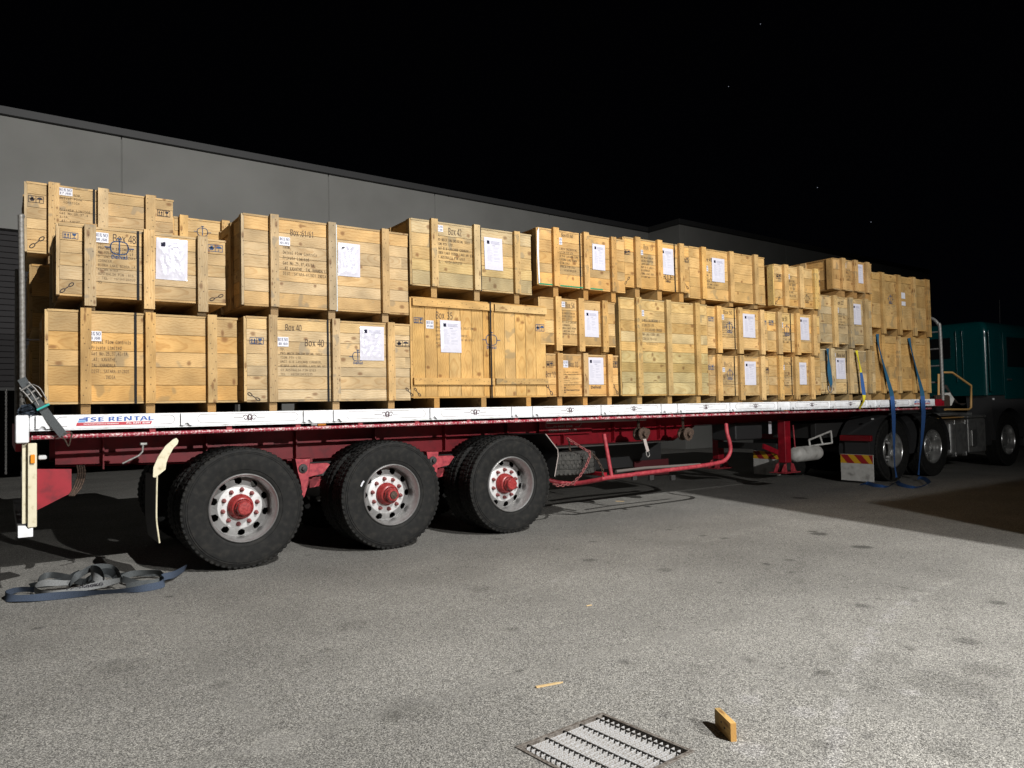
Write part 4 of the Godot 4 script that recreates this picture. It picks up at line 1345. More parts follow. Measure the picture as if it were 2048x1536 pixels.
# ---------------------------------------------------------------- tractor
func tractor() -> void:
	var t := thing("prime_mover", "dark teal cab-over truck tractor coupled to the front of the trailer", "truck", Vector3(0, 0, 0))
	# cab: rounded body drawn up in rings
	var mb := MB.new()
	var x0 := 16.3
	var x1 := 18.5
	var z0 := -2.45
	var z1 := -0.05
	var rings := []
	for q in [[1.43, 0.0, 0.1], [2.55, 0.0, 0.1], [2.68, 0.012, 0.1], [2.78, 0.035, 0.1], [2.86, 0.085, 0.1], [2.9, 0.16, 0.1], [2.93, 0.35, 0.1], [2.95, 0.8, 0.08]]:
		var ring := []
		var rr: float = q[2]
		for c in [[x1 - q[1] - rr, z1 - q[1] - rr, 0.0], [x0 + q[1] + rr, z1 - q[1] - rr, 0.5], [x0 + q[1] + rr, z0 + q[1] + rr, 1.0], [x1 - q[1] - rr, z0 + q[1] + rr, 1.5]]:
			for k in 7:
				var w: float = PI * (c[2] + 0.5 * k / 6.0)
				ring.append([Vector3(c[0] + cos(w) * rr, q[0], c[1] + sin(w) * rr), Vector3(cos(w), 0, sin(w))])
		rings.append(ring)
	var st := mb.v.size()
	var N: int = rings[0].size()
	for j in rings.size():
		var tilt := clampf((j - 1.0) / 6.0, 0.0, 0.97)
		for k in N + 1:
			var e: Array = rings[j][k % N]
			mb.vert(e[0], ((e[1] as Vector3) * (1.0 - tilt) + Vector3.UP * tilt).normalized())
	for j in rings.size() - 1:
		for k in N:
			var p := st + j * (N + 1) + k
			mb.quad(p, p + 1, p + N + 2, p + N + 1)
	var top := []
	for e in rings[rings.size() - 1]:
		top.append(e[0])
	mb.face(top, Vector3.UP)
	var bot := []
	for e in rings[0]:
		bot.append(e[0])
	mb.face(bot, Vector3.DOWN)
	var cab := obj("cab", mb, M["teal"], t)
	boxpart("rear_window", cab, Vector3(15.985 + 0.31, 2.19, -1.75), Vector3(16.31, 2.62, -0.73), M["glass_dark"], 0.02)
	for z in [-0.62, -0.5]:
		boxpart("wall_rib", cab, Vector3(16.28, 1.7, z - 0.008), Vector3(16.305, 2.75, z + 0.008), M["teal"], 0.006)
	boxpart("corner_seam", cab, Vector3(16.43, 1.5, -0.052), Vector3(16.445, 2.68, -0.046), M["black"])
	boxpart("wind_deflector", cab, Vector3(16.31, 1.5, -0.04), Vector3(16.42, 2.7, -0.012), M["teal"], 0.01)
	var dr := boxpart("door", cab, Vector3(16.95, 1.35, -0.048), Vector3(18.1, 2.7, -0.03), M["teal"], 0.012)
	boxpart("side_window", cab, Vector3(17.1, 2.0, -0.028), Vector3(18.0, 2.6, -0.02), M["glass_dark"], 0.003)
	boxpart("door_handle", cab, Vector3(17.05, 1.72, -0.03), Vector3(17.25, 1.76, -0.01), M["dark_plastic"], 0.006)
	for q in [[1987, 798], [2018, 787]]:
		var p := pz(q[0], q[1], -0.04)
		boxpart("side_marker", cab, p - Vector3(0.03, 0.02, 0.01), p + Vector3(0.03, 0.02, 0.008), M["lamp_clear"], 0.004)
	# wheel arch and skirts
	var arch := MB.new()
	var ap := PackedVector2Array([Vector2(16.35, 1.42), Vector2(18.5, 1.42), Vector2(18.5, 0.7), Vector2(17.85, 0.7)])
	for k in 13:
		var w := PI * k / 12.0
		ap.append(Vector2(17.15 + cos(w) * 0.66, 0.55 + sin(w) * 0.62))
	ap.append(Vector2(16.4, 1.0))
	arch.prism(ap, -0.5, -0.045)
	obj("front_fender", arch, M["dark_plastic"], t)
	boxpart("bumper", t, Vector3(17.9, 0.35, -2.4), Vector3(18.6, 0.69, -0.08), M["dark_plastic"], 0.04)
	tubepart("aerial", t, [pz(2000, 652, -0.35), pz(1999, 600, -0.35)], 0.006, M["dark_steel"], 6)
	# frame
	for z in [-0.85, -1.6]:
		boxpart("frame_rail", t, Vector3(11.7, 0.75, z - 0.05), Vector3(17.8, 1.02, z + 0.05), M["dark_steel"], 0.01)
	boxpart("fifth_wheel", t, Vector3(12.9, 1.02, -1.7), Vector3(13.9, 1.085, -0.75), M["dark_steel"], 0.02)
	boxpart("engine", t, Vector3(15.9, 0.6, -1.55), Vector3(17.6, 1.42, -0.9), M["black"])
	# wheels
	for i in 2:
		var x := 12.768 + 1.336 * i
		wheel(t, Vector3(x, 0.53, -0.06), 0.0, 0.4 + i * 0.3, M["rubber"], M["alloy"], M["alloy_dull"], 2)
		wheel(t, Vector3(x, 0.53, -2.44), PI, 0.2, M["rubber"], M["alloy"], M["alloy_dull"], 2)
		tubepart("axle", t, [Vector3(x, 0.53, -2.2), Vector3(x, 0.53, -0.25)], 0.08, M["dark_steel"], 12)
		for z in [-0.37, -2.13]:
			var g := MB.new()
			var gp := []
			for k in 15:
				var w := PI * (1.05 - 1.1 * k / 14.0)
				gp.append(Vector3(x + cos(w) * 0.6, 0.53 + sin(w) * 0.59, z))
			g.ribbon(gp, [Vector3(0, 0, 1)], 0.62, 0.012)
			obj("mudguard", g, M["dark_plastic"], t)
	for z in [-0.08, -2.42]:
		wheel(t, Vector3(17.15, 0.53, z), 0.0 if z > -1 else PI, 0.2, M["rubber"], M["alloy"], M["alloy"], 3, false)
	# fuel tank with strap, battery box and step
	var tank := boxpart("fuel_tank", t, Vector3(14.78, 0.3, -0.68), Vector3(15.42, 0.98, -0.06), M["alloy_dull"], 0.09)
	for x in [14.9, 15.3]:
		boxpart("tank_strap", tank, Vector3(x, 0.292, -0.688) - tank.position, Vector3(x + 0.05, 0.988, -0.052) - tank.position, M["alloy"], 0.095)
	var sb := boxpart("battery_box", t, Vector3(15.45, 0.34, -0.66), Vector3(16.15, 1.0, -0.07), M["alloy_dull"], 0.03)
	boxpart("box_lid", sb, Vector3(15.43, 1.002, -0.67) - sb.position, Vector3(16.17, 1.05, -0.06) - sb.position, M["alloy_dull"], 0.015)
	boxpart("foot_step", sb, Vector3(15.52, 0.46, -0.072) - sb.position, Vector3(15.72, 0.78, -0.035) - sb.position, M["alloy"], 0.03)
	boxpart("air_cylinder", t, Vector3(16.2, 0.42, -0.6), Vector3(16.55, 0.98, -0.12), M["dark_plastic"], 0.05)
	boxpart("catwalk", t, Vector3(14.3, 1.06, -1.6), Vector3(15.9, 1.1, -0.2), M["alloy_dull"])
	# yellow hand rail on the catwalk
	var hr := pz(1878, 818, -0.08)
	tubepart("hand_rail", t, [pz(1890, 819, -0.08), pz(1937, 819, -0.08), pz(1942, 815, -0.08), pz(1942, 771, -0.08), pz(1904, 745, -0.08), pz(1885, 745, -0.08)], 0.02, M["yellow_rail"], 10)
	tubepart("hand_rail", t, [pz(1877, 790, -0.1), pz(1877, 748, -0.1)], 0.02, M["yellow_rail"], 10)
	for k in 4:
		tubepart("air_hose", t, smooth([pz(1884 + k * 3, 770, -0.5), pz(1893 + k * 4, 780 + k * 4, -0.45), pz(1905 + k * 5, 800 + k * 3, -0.45), pz(1918 + k * 4, 808, -0.5), pz(1936, 812 - k * 4, -0.8)]), 0.012, M["black"] if k != 2 else M["winch_rust"], 6)
	var bx := MB.new()
	bx.prism(pxpoly([[1888, 788], [1900, 785], [1909, 798], [1903, 811], [1893, 812], [1896, 802]], -0.3), -0.4, -0.3)
	obj("valve_bracket", bx, M["flap_white"], t)
	boxpart("hose_coupling", t, pz(1875, 815, -0.25), pz(1890, 790, -0.35), M["winch_rust"], 0.03)
	boxpart("step_plate", t, pz(1878, 838, -0.1), pz(1912, 833, -0.25), M["yellow_rail"], 0.01)
	# rear mud flap with red and yellow stripes, tail lamp
	for zz in [0.0, -1.78]:
		var fx := 12.12
		var f := boxpart("mud_flap", t, Vector3(fx, 0.035, -0.63 + zz), Vector3(fx + 0.012, 0.478, -0.05 + zz), M["flap_white"], 0.005)
		var sp := MB.new()
		sp.face([Vector3(0, 0.33, -0.625), Vector3(0, 0.33, -0.055), Vector3(0, 0.473, -0.055), Vector3(0, 0.473, -0.625)], Vector3(-1, 0, 0))
		obj("warning_panel", sp, M["stripe_yellow"], f, Vector3(fx - 0.003, 0, zz) - f.position)
		for k in 3:
			var s := MB.new()
			var a := -0.63 + k * 0.25 + (0.0 if k else 0.0)
			var b := minf(a + 0.13, -0.05)
			s.face([Vector3(0, 0.331, minf(a + 0.13, -0.055)), Vector3(0, 0.331, minf(b + 0.13, -0.055)), Vector3(0, 0.472, minf(b, -0.055)), Vector3(0, 0.472, maxf(a, -0.625))], Vector3(-1, 0, 0))
			obj("warning_stripe", s, M["stripe_red"], f, Vector3(fx - 0.005, 0, zz) - f.position)
		boxpart("flap_hanger", t, Vector3(fx + 0.014, 0.37, -0.55 + zz), Vector3(fx + 0.03, 0.7, -0.12 + zz), M["dark_plastic"])
		boxpart("tail_lamp", t, Vector3(fx - 0.06, 0.7, -0.6 + zz), Vector3(fx + 0.012, 0.8, -0.05 + zz), M["lamp_red"], 0.012)
	boxpart("rear_cross_member", t, Vector3(11.75, 0.75, -1.55), Vector3(11.85, 1.0, -0.9), M["dark_steel"])

# ---------------------------------------------------------------- crates
const TO_A := "TO,\nPRO-MECH ENGINEERI\nNG SOLUTION PTY LT\nD. UNIT 8-8 LASCARA\nCORNEER,\nBIBRA LAKE BIBRA LA\nKE.WA 6163\nAUSTRALIA PIN :616\n- TEL : +6104104920\n35"
const TO_B := "TO,\nPRO-MECH ENGINEERING SOLU\nTION PTY LTD.\nUNIT 8-8 LASCARB CORNEER,\nBIBRA LAKE BIBRA LAKE.WA 61\n63 AUSTRALIA PIN 6163\nTEL : +610410492035"
const FROM_A := "FROM,\nDelval Flow Controls\nPrivate Limited\nGat No.25,37,43/1A\n.AT: KAVATHE,\nTAL.KHANDALA\nDIST: SATARA-412801\n      .INDIA"
const FROM_B := "FROM,\nDelval Flow Controls\nPrivate Limited\nGat No.25,37,43/1A,\n.AT KAVATHE, TAL.KHANDA L\nDIST :SATARA-412801 INDIA"
const FROM_C := "      FROM,\nDelval Flow\n  Controls\n\nPrivate Limited\nGat No.25,37,4\n3/1A,\n.AT: KAVAT"

# one board: long axis 0, 1 or 2
func board(a: Vector3, b: Vector3, ax: int, tint: Color, batten := false) -> ArrayMesh:
	var mb := MB.new()
	var lo := a
	var hi := b
	var strip := rng.randi_range(10, 13) if batten else rng.randi_range(0, 9)
	var u0 := rng.randf_range(0.0, 0.35)
	var flip := rng.randf() < 0.5
	var v := rng.randf_range(0.74, 1.06)
	var warm := rng.randf_range(-0.1, 0.18)
	mb.col = Color(clampf(tint.r * v * (1 + warm * 0.5), 0, 1), clampf(tint.g * v, 0, 1), clampf(tint.b * v * (1 - warm), 0, 1))
	var ends := [Vector2(0, 0), Vector2(1, 0), Vector2(1, 1), Vector2(0, 1)]
	for d in 3:
		var p := (d + 1) % 3
		var q := (d + 2) % 3
		for s in [0, 1]:
			var nn := Vector3.ZERO
			nn[d] = 1.0 if s else -1.0
			var pts := []
			var ts := []
			for k in ends:
				var w := Vector3.ZERO
				w[d] = hi[d] if s else lo[d]
				w[p] = hi[p] if k.x > 0.5 else lo[p]
				w[q] = hi[q] if k.y > 0.5 else lo[q]
				pts.append(w)
				if d == ax:
					ts.append(Vector2((u0 + k.x * 0.04), (14.1 + 0.8 * k.y + (1.0 if flip else 0.0)) / 16.0))
				else:
					var other := p if q == ax else q
					var l := (w[ax] - lo[ax]) / 2.2
					var size := hi[other] - lo[other]
					var tt := (w[other] - lo[other]) / maxf(size, 0.07)
					tt = 1.0 - tt if flip else tt
					ts.append(Vector2(u0 + l, (strip + 0.05 + 0.9 * tt) / 16.0))
			mb.face(pts, nn, ts)
	return mb.mesh(M["pine"])

func wood(called: String, parent: Node3D, a: Vector3, b: Vector3, ax: int, tint: Color, batten := false) -> MeshInstance3D:
	var c := (a + b) * 0.5
	return inst(called, board(a - c, b - c, ax, tint, batten), parent, c)

func crates() -> void:
	var Y := Color(0.92, 0.79, 0.57)      # fresh yellow pine
	var P := Color(0.86, 0.81, 0.73)      # paler
	var G := Color(0.78, 0.76, 0.68)     # greyed
	var O := Color(0.92, 0.74, 0.5)       # orange
	var B := Color(0.8, 0.66, 0.46)      # brownish
	# x0, x1, y0, y1 of the boarded face; foot = what its bearers stand on; battens; drop = battens reach down to the foot
	var list := [
		{"id": "08", "x": [0.67, 2.08], "y": [1.475, 2.2], "foot": DECK, "n": 5, "bat": [0.92, 1.385, 1.865], "bw": 0.075, "tint": Color(0.88, 0.73, 0.5), "label": "yellow pine crate with sticker 08 /60 on the deck by the rear pole",
			"s": [174, 662, 203, 682, "08 /60"], "t": [[FROM_A, 183, 669, 262, 758]], "band": [[271, "band_black"]]},
		{"id": "40", "x": [2.165, 3.765], "y": [1.475, 2.225], "foot": DECK, "n": 7, "bat": [2.39, 2.98, 3.55], "bw": 0.075, "tint": P, "label": "knotty pine crate marked Box 40 twice, on the deck under Box 61/61",
			"s": [554, 674, 577, 693, "40 /60"], "h": [["Box 40", 571, 649, 603, 662], ["Box 40", 610, 679, 648, 693]], "t": [[TO_B, 561, 697, 650, 751]], "p": [720, 653, 768, 721, 1.0], "l": [[716, 713, 34, 1]], "sym": [[0, 500, 675, 527, 688, "print_blue"], [1, 792, 681, 818, 693, "print_black"]], "c": [[496, 786, 520, 801], [812, 776, 826, 792]], "band": [[656, "band_black"]]},
		{"id": "35", "x": [3.80, 5.485], "y": [1.495, 2.51], "foot": DECK, "n": 12, "style": "v", "bat": [4.06, 4.63, 5.22], "bw": 0.07, "tint": Color(0.92, 0.75, 0.47), "label": "large yellow crate of upright boards marked Box 35",
			"s": [852, 641, 867, 657, "35/60"], "h": [["Box  35", 872, 624, 905, 638]], "t": [["TO,\nPRO-MECH ENGINEERING SOLUTION\nPTY LTD.\nUNIT 8-8 LASCARB CORNEER,\nBIBRA LAKE BIBRA LAKE WA 6163\nAUSTRALIA PIN 6163\nTEL", 872, 646, 947, 697]], "p": [881, 641, 922, 705, 0.5], "l": [[983, 680, 35, 1]], "sym": [[0, 828, 635, 846, 646, "print_blue"], [1, 1072, 649, 1088, 662, "print_blue"]], "c": [[829, 776, 841, 792]], "band": [[979, "band_black"]]},
		{"id": "10", "x": [5.49, 6.58], "y": [1.5, 1.975], "foot": DECK, "n": 4, "bat": [5.66, 6.04, 6.42], "bw": 0.075, "tint": O, "label": "orange pine crate marked Box 10 on the deck under Box 54",
			"s": [1122, 721, 1136, 735, "10 /60"], "h": [["Box 10", 1137, 723, 1156, 735], ["Box 10", 1092, 743, 1111, 755]], "t": [["TO,\nPRO-MECH ENGINEE\nRING SOLUTION PT\nY LTD\nUNIT 8-8 LASCARB\nCORNEER,\nBIBRA LAKE BIBRA\nLAKE WA 6163", 1126, 739, 1157, 771]], "p": [1175, 715, 1207, 769, 0.3], "w": [["Delval", 1182, 771, 1202, 777], ["FROM\nDelval Flow Controls Pvt Ltd\nINDIA", 1125, 774, 1159, 786]], "sym": [[1, 1093, 723, 1106, 734, "print_black"], [0, 1222, 723, 1235, 735, "print_black"]], "c": [[1093, 768, 1105, 790], [1236, 788, 1226, 769]]},
		{"id": "54", "x": [5.42, 6.55], "y": [2.095, 2.62], "foot": 1.978, "n": 4, "bat": [5.65, 5.99, 6.36], "bw": 0.085, "drop": 1, "tint": Y, "label": "pine crate marked Box 54 stacked on the small orange crate",
			"s": [1118, 603, 1130, 614, "54 /60"], "h": [["Box 54", 1131, 605, 1149, 617]], "t": [["TO,\nPRO-MECH ENGIN\nEERING SOLUTIO\nN PTY LTD\nUNIT 8-8 LASCAR\nB CORNEER,\nBIBRA LAKE BIBR\nA LAKE.WA 6163\nAUSTRALIA PIN 6\n163", 1121, 619, 1152, 676]], "p": [1169, 621, 1197, 674, 0.3], "band": [[1166, "band_black"]]},
		{"id": "09", "x": [6.645, 8.21], "y": [1.5, 2.70], "foot": DECK, "n": 9, "bat": [6.92, 7.45, 7.99], "bw": 0.085, "tint": Color(0.84, 0.77, 0.57), "label": "tall plain pine crate with greenish lower boards and no document pouch",
			"s": [1279, 620, 1288, 632, "09 /60"], "t": [["PRO-MECH ENGINEERING S\nOLUTION PTY LTD\nUNIT 8-8 LASCARB CORNEER\nBIBRA LAKE BIBRA LAKE\nAUSTRALIA PIN 6163\nTEL : +610410492035", 1281, 639, 1324, 690]], "band": [[1341, "band_black"]]},
		{"id": "52", "x": [8.225, 9.49], "y": [1.49, 2.02], "foot": DECK, "n": 4, "bat": [8.40, 8.86, 9.32], "bw": 0.095, "drop": 1, "tint": Y, "label": "pine crate marked Box 52 with blue emblem, beside the tall crate on the deck",
			"s": [1441, 735, 1450, 744, "52 /60"], "h": [["Box 52", 1449, 725, 1464, 732]], "t": [[TO_A, 1442, 745, 1467, 777]], "p": [1488, 723, 1512, 770, 0.25], "l": [[1460, 748, 18, 1]], "sym": [[0, 1417, 730, 1428, 739, "print_blue"], [1, 1527, 735, 1537, 746, "print_black"]], "band": [[1469, "band_black"]]},
		{"id": "50", "x": [8.225, 9.495], "y": [2.135, 2.685], "foot": 2.023, "n": 4, "bat": [8.42, 8.86, 9.34], "bw": 0.09, "drop": 1, "tint": Color(1.0, 0.85, 0.6), "label": "pine crate marked Box 50 with blue emblem, standing on Box 52",
			"s": [1440, 629, 1448, 639, "50 /60"], "h": [["Box 50", 1447, 621, 1464, 629]], "t": [[TO_A, 1441, 639, 1467, 679]], "p": [1486, 628, 1510, 675, 0.25], "l": [[1459, 654, 19, 1]], "sym": [[0, 1417, 634, 1427, 642, "print_blue"], [1, 1524, 640, 1532, 648, "print_blue"]], "band": [[1469, "band_black"]]},
		{"id": "25", "x": [9.5, 10.75], "y": [1.49, 2.035], "foot": DECK, "n": 4, "bat": [9.74, 10.12, 10.5], "bw": 0.095, "drop": 1, "tint": Y, "label": "plain pine crate marked Box 25 on the deck beside the grey crate",
			"s": [1562, 730, 1569, 740, "25 /60"], "h": [["Box 25", 1569, 724, 1581, 730]], "t": [["PRO-MECH EN\nGINEERING S\nOLUTION PTY\nUNIT 8-8 LA\nBIBRA LAKE\nAUSTRALIA", 1564, 744, 1579, 772]], "p": [1593, 725, 1613, 769, 0.2], "band": [[1583, "band_black"]]},
		{"id": "51", "x": [9.505, 10.775], "y": [2.125, 2.685], "foot": 2.038, "n": 4, "bat": [9.74, 10.18, 10.6], "bw": 0.09, "drop": 1, "tint": Color(0.98, 0.84, 0.6), "label": "pine crate marked Box 51 with blue emblem, middle of its stack",
			"s": [1560, 645, 1566, 655, "51 /60"], "h": [["Box 51", 1560, 633, 1574, 642]], "t": [["PRO-MECH ENG\nINEERING\nUNIT 8-8 LAS\nBIBRA LAKE", 1561, 664, 1581, 686]], "p": [1598, 635, 1618, 680, 0.2], "l": [[1574, 660, 17, 1]], "sym": [[0, 1538, 641, 1547, 650, "print_blue"]], "band": [[1581, "band_black"]]},
		{"id": "64", "x": [10.77, 12.30], "y": [1.505, 2.18], "foot": DECK, "n": 4, "bat": [11.04, 11.54, 12.08], "bw": 0.1, "tint": G, "label": "grey pine crate marked Box 64 with blue and yellow straps hanging over it",
			"s": [1665, 706, 1671, 713, "64 /60"], "h": [["Box 64", 1674, 707, 1690, 714]], "t": [[TO_A, 1664, 716, 1671, 768]], "p": [1672, 716, 1691, 758, 0.2], "band": [[1693, "band_black"]]},
		{"id": "22", "x": [10.80, 12.25], "y": [2.29, 3.02], "foot": 2.183, "n": 5, "bat": [11.16, 11.6, 12.04], "bw": 0.105, "drop": 1, "tint": G, "label": "grey pine crate marked Box 22 between Box 64 and the topmost small crate",
			"s": [1671, 615, 1677, 625, "22 /60"], "h": [["Box 22", 1673, 602, 1687, 609]], "t": [["PRO-MECH ENG\nINEERING SOL\nPTY LTD\nUNIT 8-8 LAS\nBIBRA LAKE\nAUSTRALIA PI\nTEL", 1674, 626, 1690, 662]], "p": [1705, 608, 1722, 649, 0.2]},
		{"id": "24", "x": [11.2, 12.29], "y": [3.155, 3.635], "foot": 3.023, "n": 3, "bat": [11.43, 11.78, 12.12], "bw": 0.1, "depth": 1.05, "tint": B, "label": "small brown crate at the top of the load above Box 22",
			"s": [1686, 526, 1692, 536, "24 /60"], "t": [["PRO-MECH EN\nGINEERING\nUNIT 8-8 LA\nBIBRA LAKE", 1686, 538, 1700, 560]], "p": [1711, 529, 1726, 566, 0.2]},
		{"id": "A", "x": [12.3, 14.03], "y": [1.535, 2.45], "foot": DECK, "n": 1, "style": "sheet", "bat": [12.5, 13.0, 13.49, 13.97], "bw": 0.085, "drop": 2, "tint": Color(0.8, 0.68, 0.46), "label": "big ply crate on the front of the deck under two loose blue straps"},
		{"id": "B", "x": [12.28, 14.11], "y": [2.6, 3.505], "foot": 2.453, "n": 1, "style": "sheet", "bat": [12.57, 13.08, 13.58, 14.06], "bw": 0.085, "drop": 1, "tint": Color(0.8, 0.66, 0.42), "label": "big ply crate with two white stickers stacked at the front end",
			"l": [[1781, 598, 12, 1]], "sheets": [[1798, 585, 1810, 597], [1799, 603, 1811, 611]]},
		{"id": "48", "x": [0.745, 1.985], "y": [2.325, 2.875], "foot": 2.203, "n": 5, "bat": [0.95, 1.375, 1.79], "bw": 0.08, "drop": 1, "z": -0.05, "tint": P, "label": "pine crate marked Box 48 with a crumpled plastic pouch",
			"s": [188, 465, 217, 485, "48 /60"], "h": [["Box 48", 226, 470, 272, 486]], "t": [[TO_A, 196, 487, 271, 569]], "p": [312, 478, 375, 560, 1.0], "l": [[239, 496, 58, 1]], "sym": [[0, 126, 465, 156, 477, "print_blue"], [1, 416, 490, 445, 503, "print_blue"]], "c": [[121, 584, 147, 566], [420, 600, 446, 590]], "band": [[276, "band_black"]]},
		{"id": "61", "x": [2.15, 3.76], "y": [2.335, 3.145], "foot": 2.228, "n": 7, "bat": [2.41, 2.95, 3.5], "bw": 0.075, "depth": 0.85, "tint": Color(0.82, 0.76, 0.67), "label": "large pale pine crate marked Box 61/61 standing on Box 40",
			"s": [558, 474, 580, 491, "61/61"], "h": [["Box :61/61", 581, 461, 626, 473]], "t": [[FROM_B, 566, 495, 652, 553]], "p": [676, 487, 720, 553, 0.9], "band": [[672, "band_steel"]]},
		{"id": "42", "x": [3.81, 5.305], "y": [2.645, 3.315], "foot": 2.513, "n": 5, "bat": [4.05, 4.57, 5.09], "bw": 0.075, "tint": Color(0.8, 0.74, 0.6), "label": "pine crate marked Box 42 on top of the upright-boarded Box 35",
			"s": [871, 450, 886, 463, "42 /60"], "h": [["Box 42", 897, 457, 923, 471]], "t": [[TO_B, 873, 471, 944, 528]], "p": [969, 476, 1005, 540, 0.3], "band": [[961, "band_black"]]},
		{"id": "01", "x": [5.41, 6.735], "y": [2.77, 3.415], "foot": 2.623, "n": 5, "bat": [5.64, 6.09, 6.53], "bw": 0.08, "tint": Color(0.92, 0.74, 0.48), "label": "golden pine crate with green strip along its lower edge above Box 54",
			"s": [1113, 475, 1124, 489, "01 /60"], "h": [["Box 01/60", 1123, 468, 1146, 475]], "t": [["TO,\nPRO-MECH ENGINEERING\nSOLUTION PTY LTD\nUNIT 8-8 LASCARB CORN\nEER BIBRA LAKE BIBRA\nLAKE.WA 6163\nAUSTRALIA PIN 6163\nTEL : +610410492035", 1115, 490, 1156, 543]], "p": [1185, 489, 1210, 540, 0.3], "band": [[1160, "band_black"]], "green": 1},
		{"id": "13", "x": [6.74, 7.895], "y": [2.85, 3.46], "foot": 2.703, "n": 4, "bat": [6.93, 7.32, 7.72], "bw": 0.085, "tint": Color(0.94, 0.77, 0.5), "label": "pine crate marked Box 13 with a black round emblem, on the tall crate",
			"s": [1281, 500, 1286, 510, "13/60"], "h": [["Box 13", 1287, 490, 1305, 500]], "t": [["PRO-MECH ENGIN\nEERING SOLUTIO\nN PTY LTD\nUNIT 8-8 LASCA\nRB CORNEER,\nBIBRA LAKE BIB\nRA LAKE WA", 1281, 514, 1307, 556]], "p": [1321, 497, 1347, 549, 0.3], "l": [[1336, 554, 18, 2]], "sym": [[1, 1249, 499, 1260, 509, "print_black"], [0, 1366, 514, 1377, 524, "print_black"]], "c": [[1250, 568, 1259, 554], [1377, 578, 1367, 563]], "band": [[1279, "band_black"], [1349, "band_black"]]},
		{"id": "41", "x": [7.9, 9.475], "y": [2.79, 3.465], "foot": 2.703, "n": 5, "bat": [8.14, 8.71, 9.24], "bw": 0.085, "tint": Color(0.88, 0.75, 0.52), "label": "pine crate marked Box 41 with a slanting pouch, beside Box 13",
			"s": [1407, 531, 1416, 542, "41 /60"], "h": [["Box 41", 1407, 515, 1423, 523]], "t": [["TO,\nPRO-MECH ENGINEE\nRING SOLUTION\nUNIT 8-8 LASCARB\nBIBRA LAKE\nLAKE.WA 6163\nAUSTRALIA", 1408, 538, 1446, 577]], "p": [1424, 517, 1449, 564, 0.3], "band": [[1463, "band_black"]]},
		{"id": "S", "x": [9.7, 10.83], "y": [2.8, 3.395], "foot": 2.688, "n": 5, "bat": [9.93, 10.3, 10.68], "bw": 0.1, "depth": 0.95, "tint": Color(0.97, 0.83, 0.58), "label": "pine crate with a black round emblem low on its face, standing on Box 51",
			"s": [1572, 548, 1579, 558, "30 /60"], "t": [["PRO-MECH ENGI\nNEERING SOLUT\nUNIT 8-8 LASC\nBIBRA LAKE\nAUSTRALIA PIN\nTEL", 1573, 560, 1591, 601]], "l": [[1614, 597, 13, 2]], "sym": [[1, 1552, 548, 1562, 557, "print_black"], [0, 1633, 560, 1640, 570, "print_black"]], "c": [[1551, 607, 1560, 594], [1638, 615, 1630, 602]]},
		{"id": "17", "x": [0.56, 1.775], "y": [2.87, 3.5], "foot": 2.755, "n": 6, "bat": [0.76, 1.16, 1.57], "bw": 0.085, "z": -1.25, "depth": 1.05, "tint": P, "label": "pine crate with sticker 17 /60 standing behind Box 48",
			"s": [116, 376, 145, 391, "17 /60"], "t": [[FROM_C, 119, 389, 180, 446]], "sym": [[1, 57, 392, 87, 405, "print_black"], [0, 315, 421, 340, 433, "print_black"]], "c": [[60, 495, 88, 474]], "band": [[188, "band_black"]]},
		{"id": "bk", "x": [1.79, 2.75], "y": [2.87, 3.34], "foot": 2.755, "n": 4, "bat": [1.87, 2.27, 2.66], "bw": 0.075, "z": -1.25, "depth": 1.05, "tint": Y, "label": "pine crate with blue emblem half hidden behind Box 48 and Box 61/61",
			"l": [[405, 464, 34, 1]]},
		{"id": "b1", "x": [0.6, 1.95], "y": [1.49, 2.06], "foot": DECK, "n": 4, "bat": [0.8, 1.27, 1.75], "bw": 0.08, "z": -1.25, "depth": 1.05, "tint": Y, "label": "shaded crate on the deck behind the crate with sticker 08 /60"},
		{"id": "b2", "x": [0.6, 1.95], "y": [2.18, 2.75], "foot": 2.063, "n": 4, "bat": [0.8, 1.27, 1.75], "bw": 0.08, "z": -1.25, "depth": 1.05, "tint": Y, "label": "shaded middle crate under the crate with sticker 17 /60"},
		{"id": "b3", "x": [2.05, 3.6], "y": [1.49, 2.75], "foot": DECK, "n": 7, "bat": [2.3, 2.8, 3.35], "bw": 0.08, "z": -1.25, "depth": 1.05, "tint": Y, "label": "shaded tall crate on the deck behind Box 40"},
	]
	for q in [[3.66, 5.3, 3.0, "shaded crate behind the upright-boarded Box 35"], [5.36, 6.7, 3.15, "shaded crate behind the small orange crate and its stack"], [6.76, 8.2, 3.2, "shaded crate behind the tall plain crate"], [8.26, 9.6, 3.2, "shaded crate behind the stack with two blue emblems"], [9.66, 10.8, 3.15, "shaded crate behind the plain crate marked Box 25"], [10.86, 12.2, 3.3, "shaded crate behind the two grey crates"], [12.3, 14.0, 3.2, "shaded crate behind the two big ply crates"]]:
		list.append({"id": "hidden", "x": [q[0], q[1]], "y": [1.49, q[2]], "foot": DECK, "n": 8, "bat": [q[0] + 0.2, (q[0] + q[1]) / 2, q[1] - 0.2], "bw": 0.08, "z": -1.25, "depth": 1.05, "tint": Y, "label": q[3]})
	for d in list:
		crate(d)

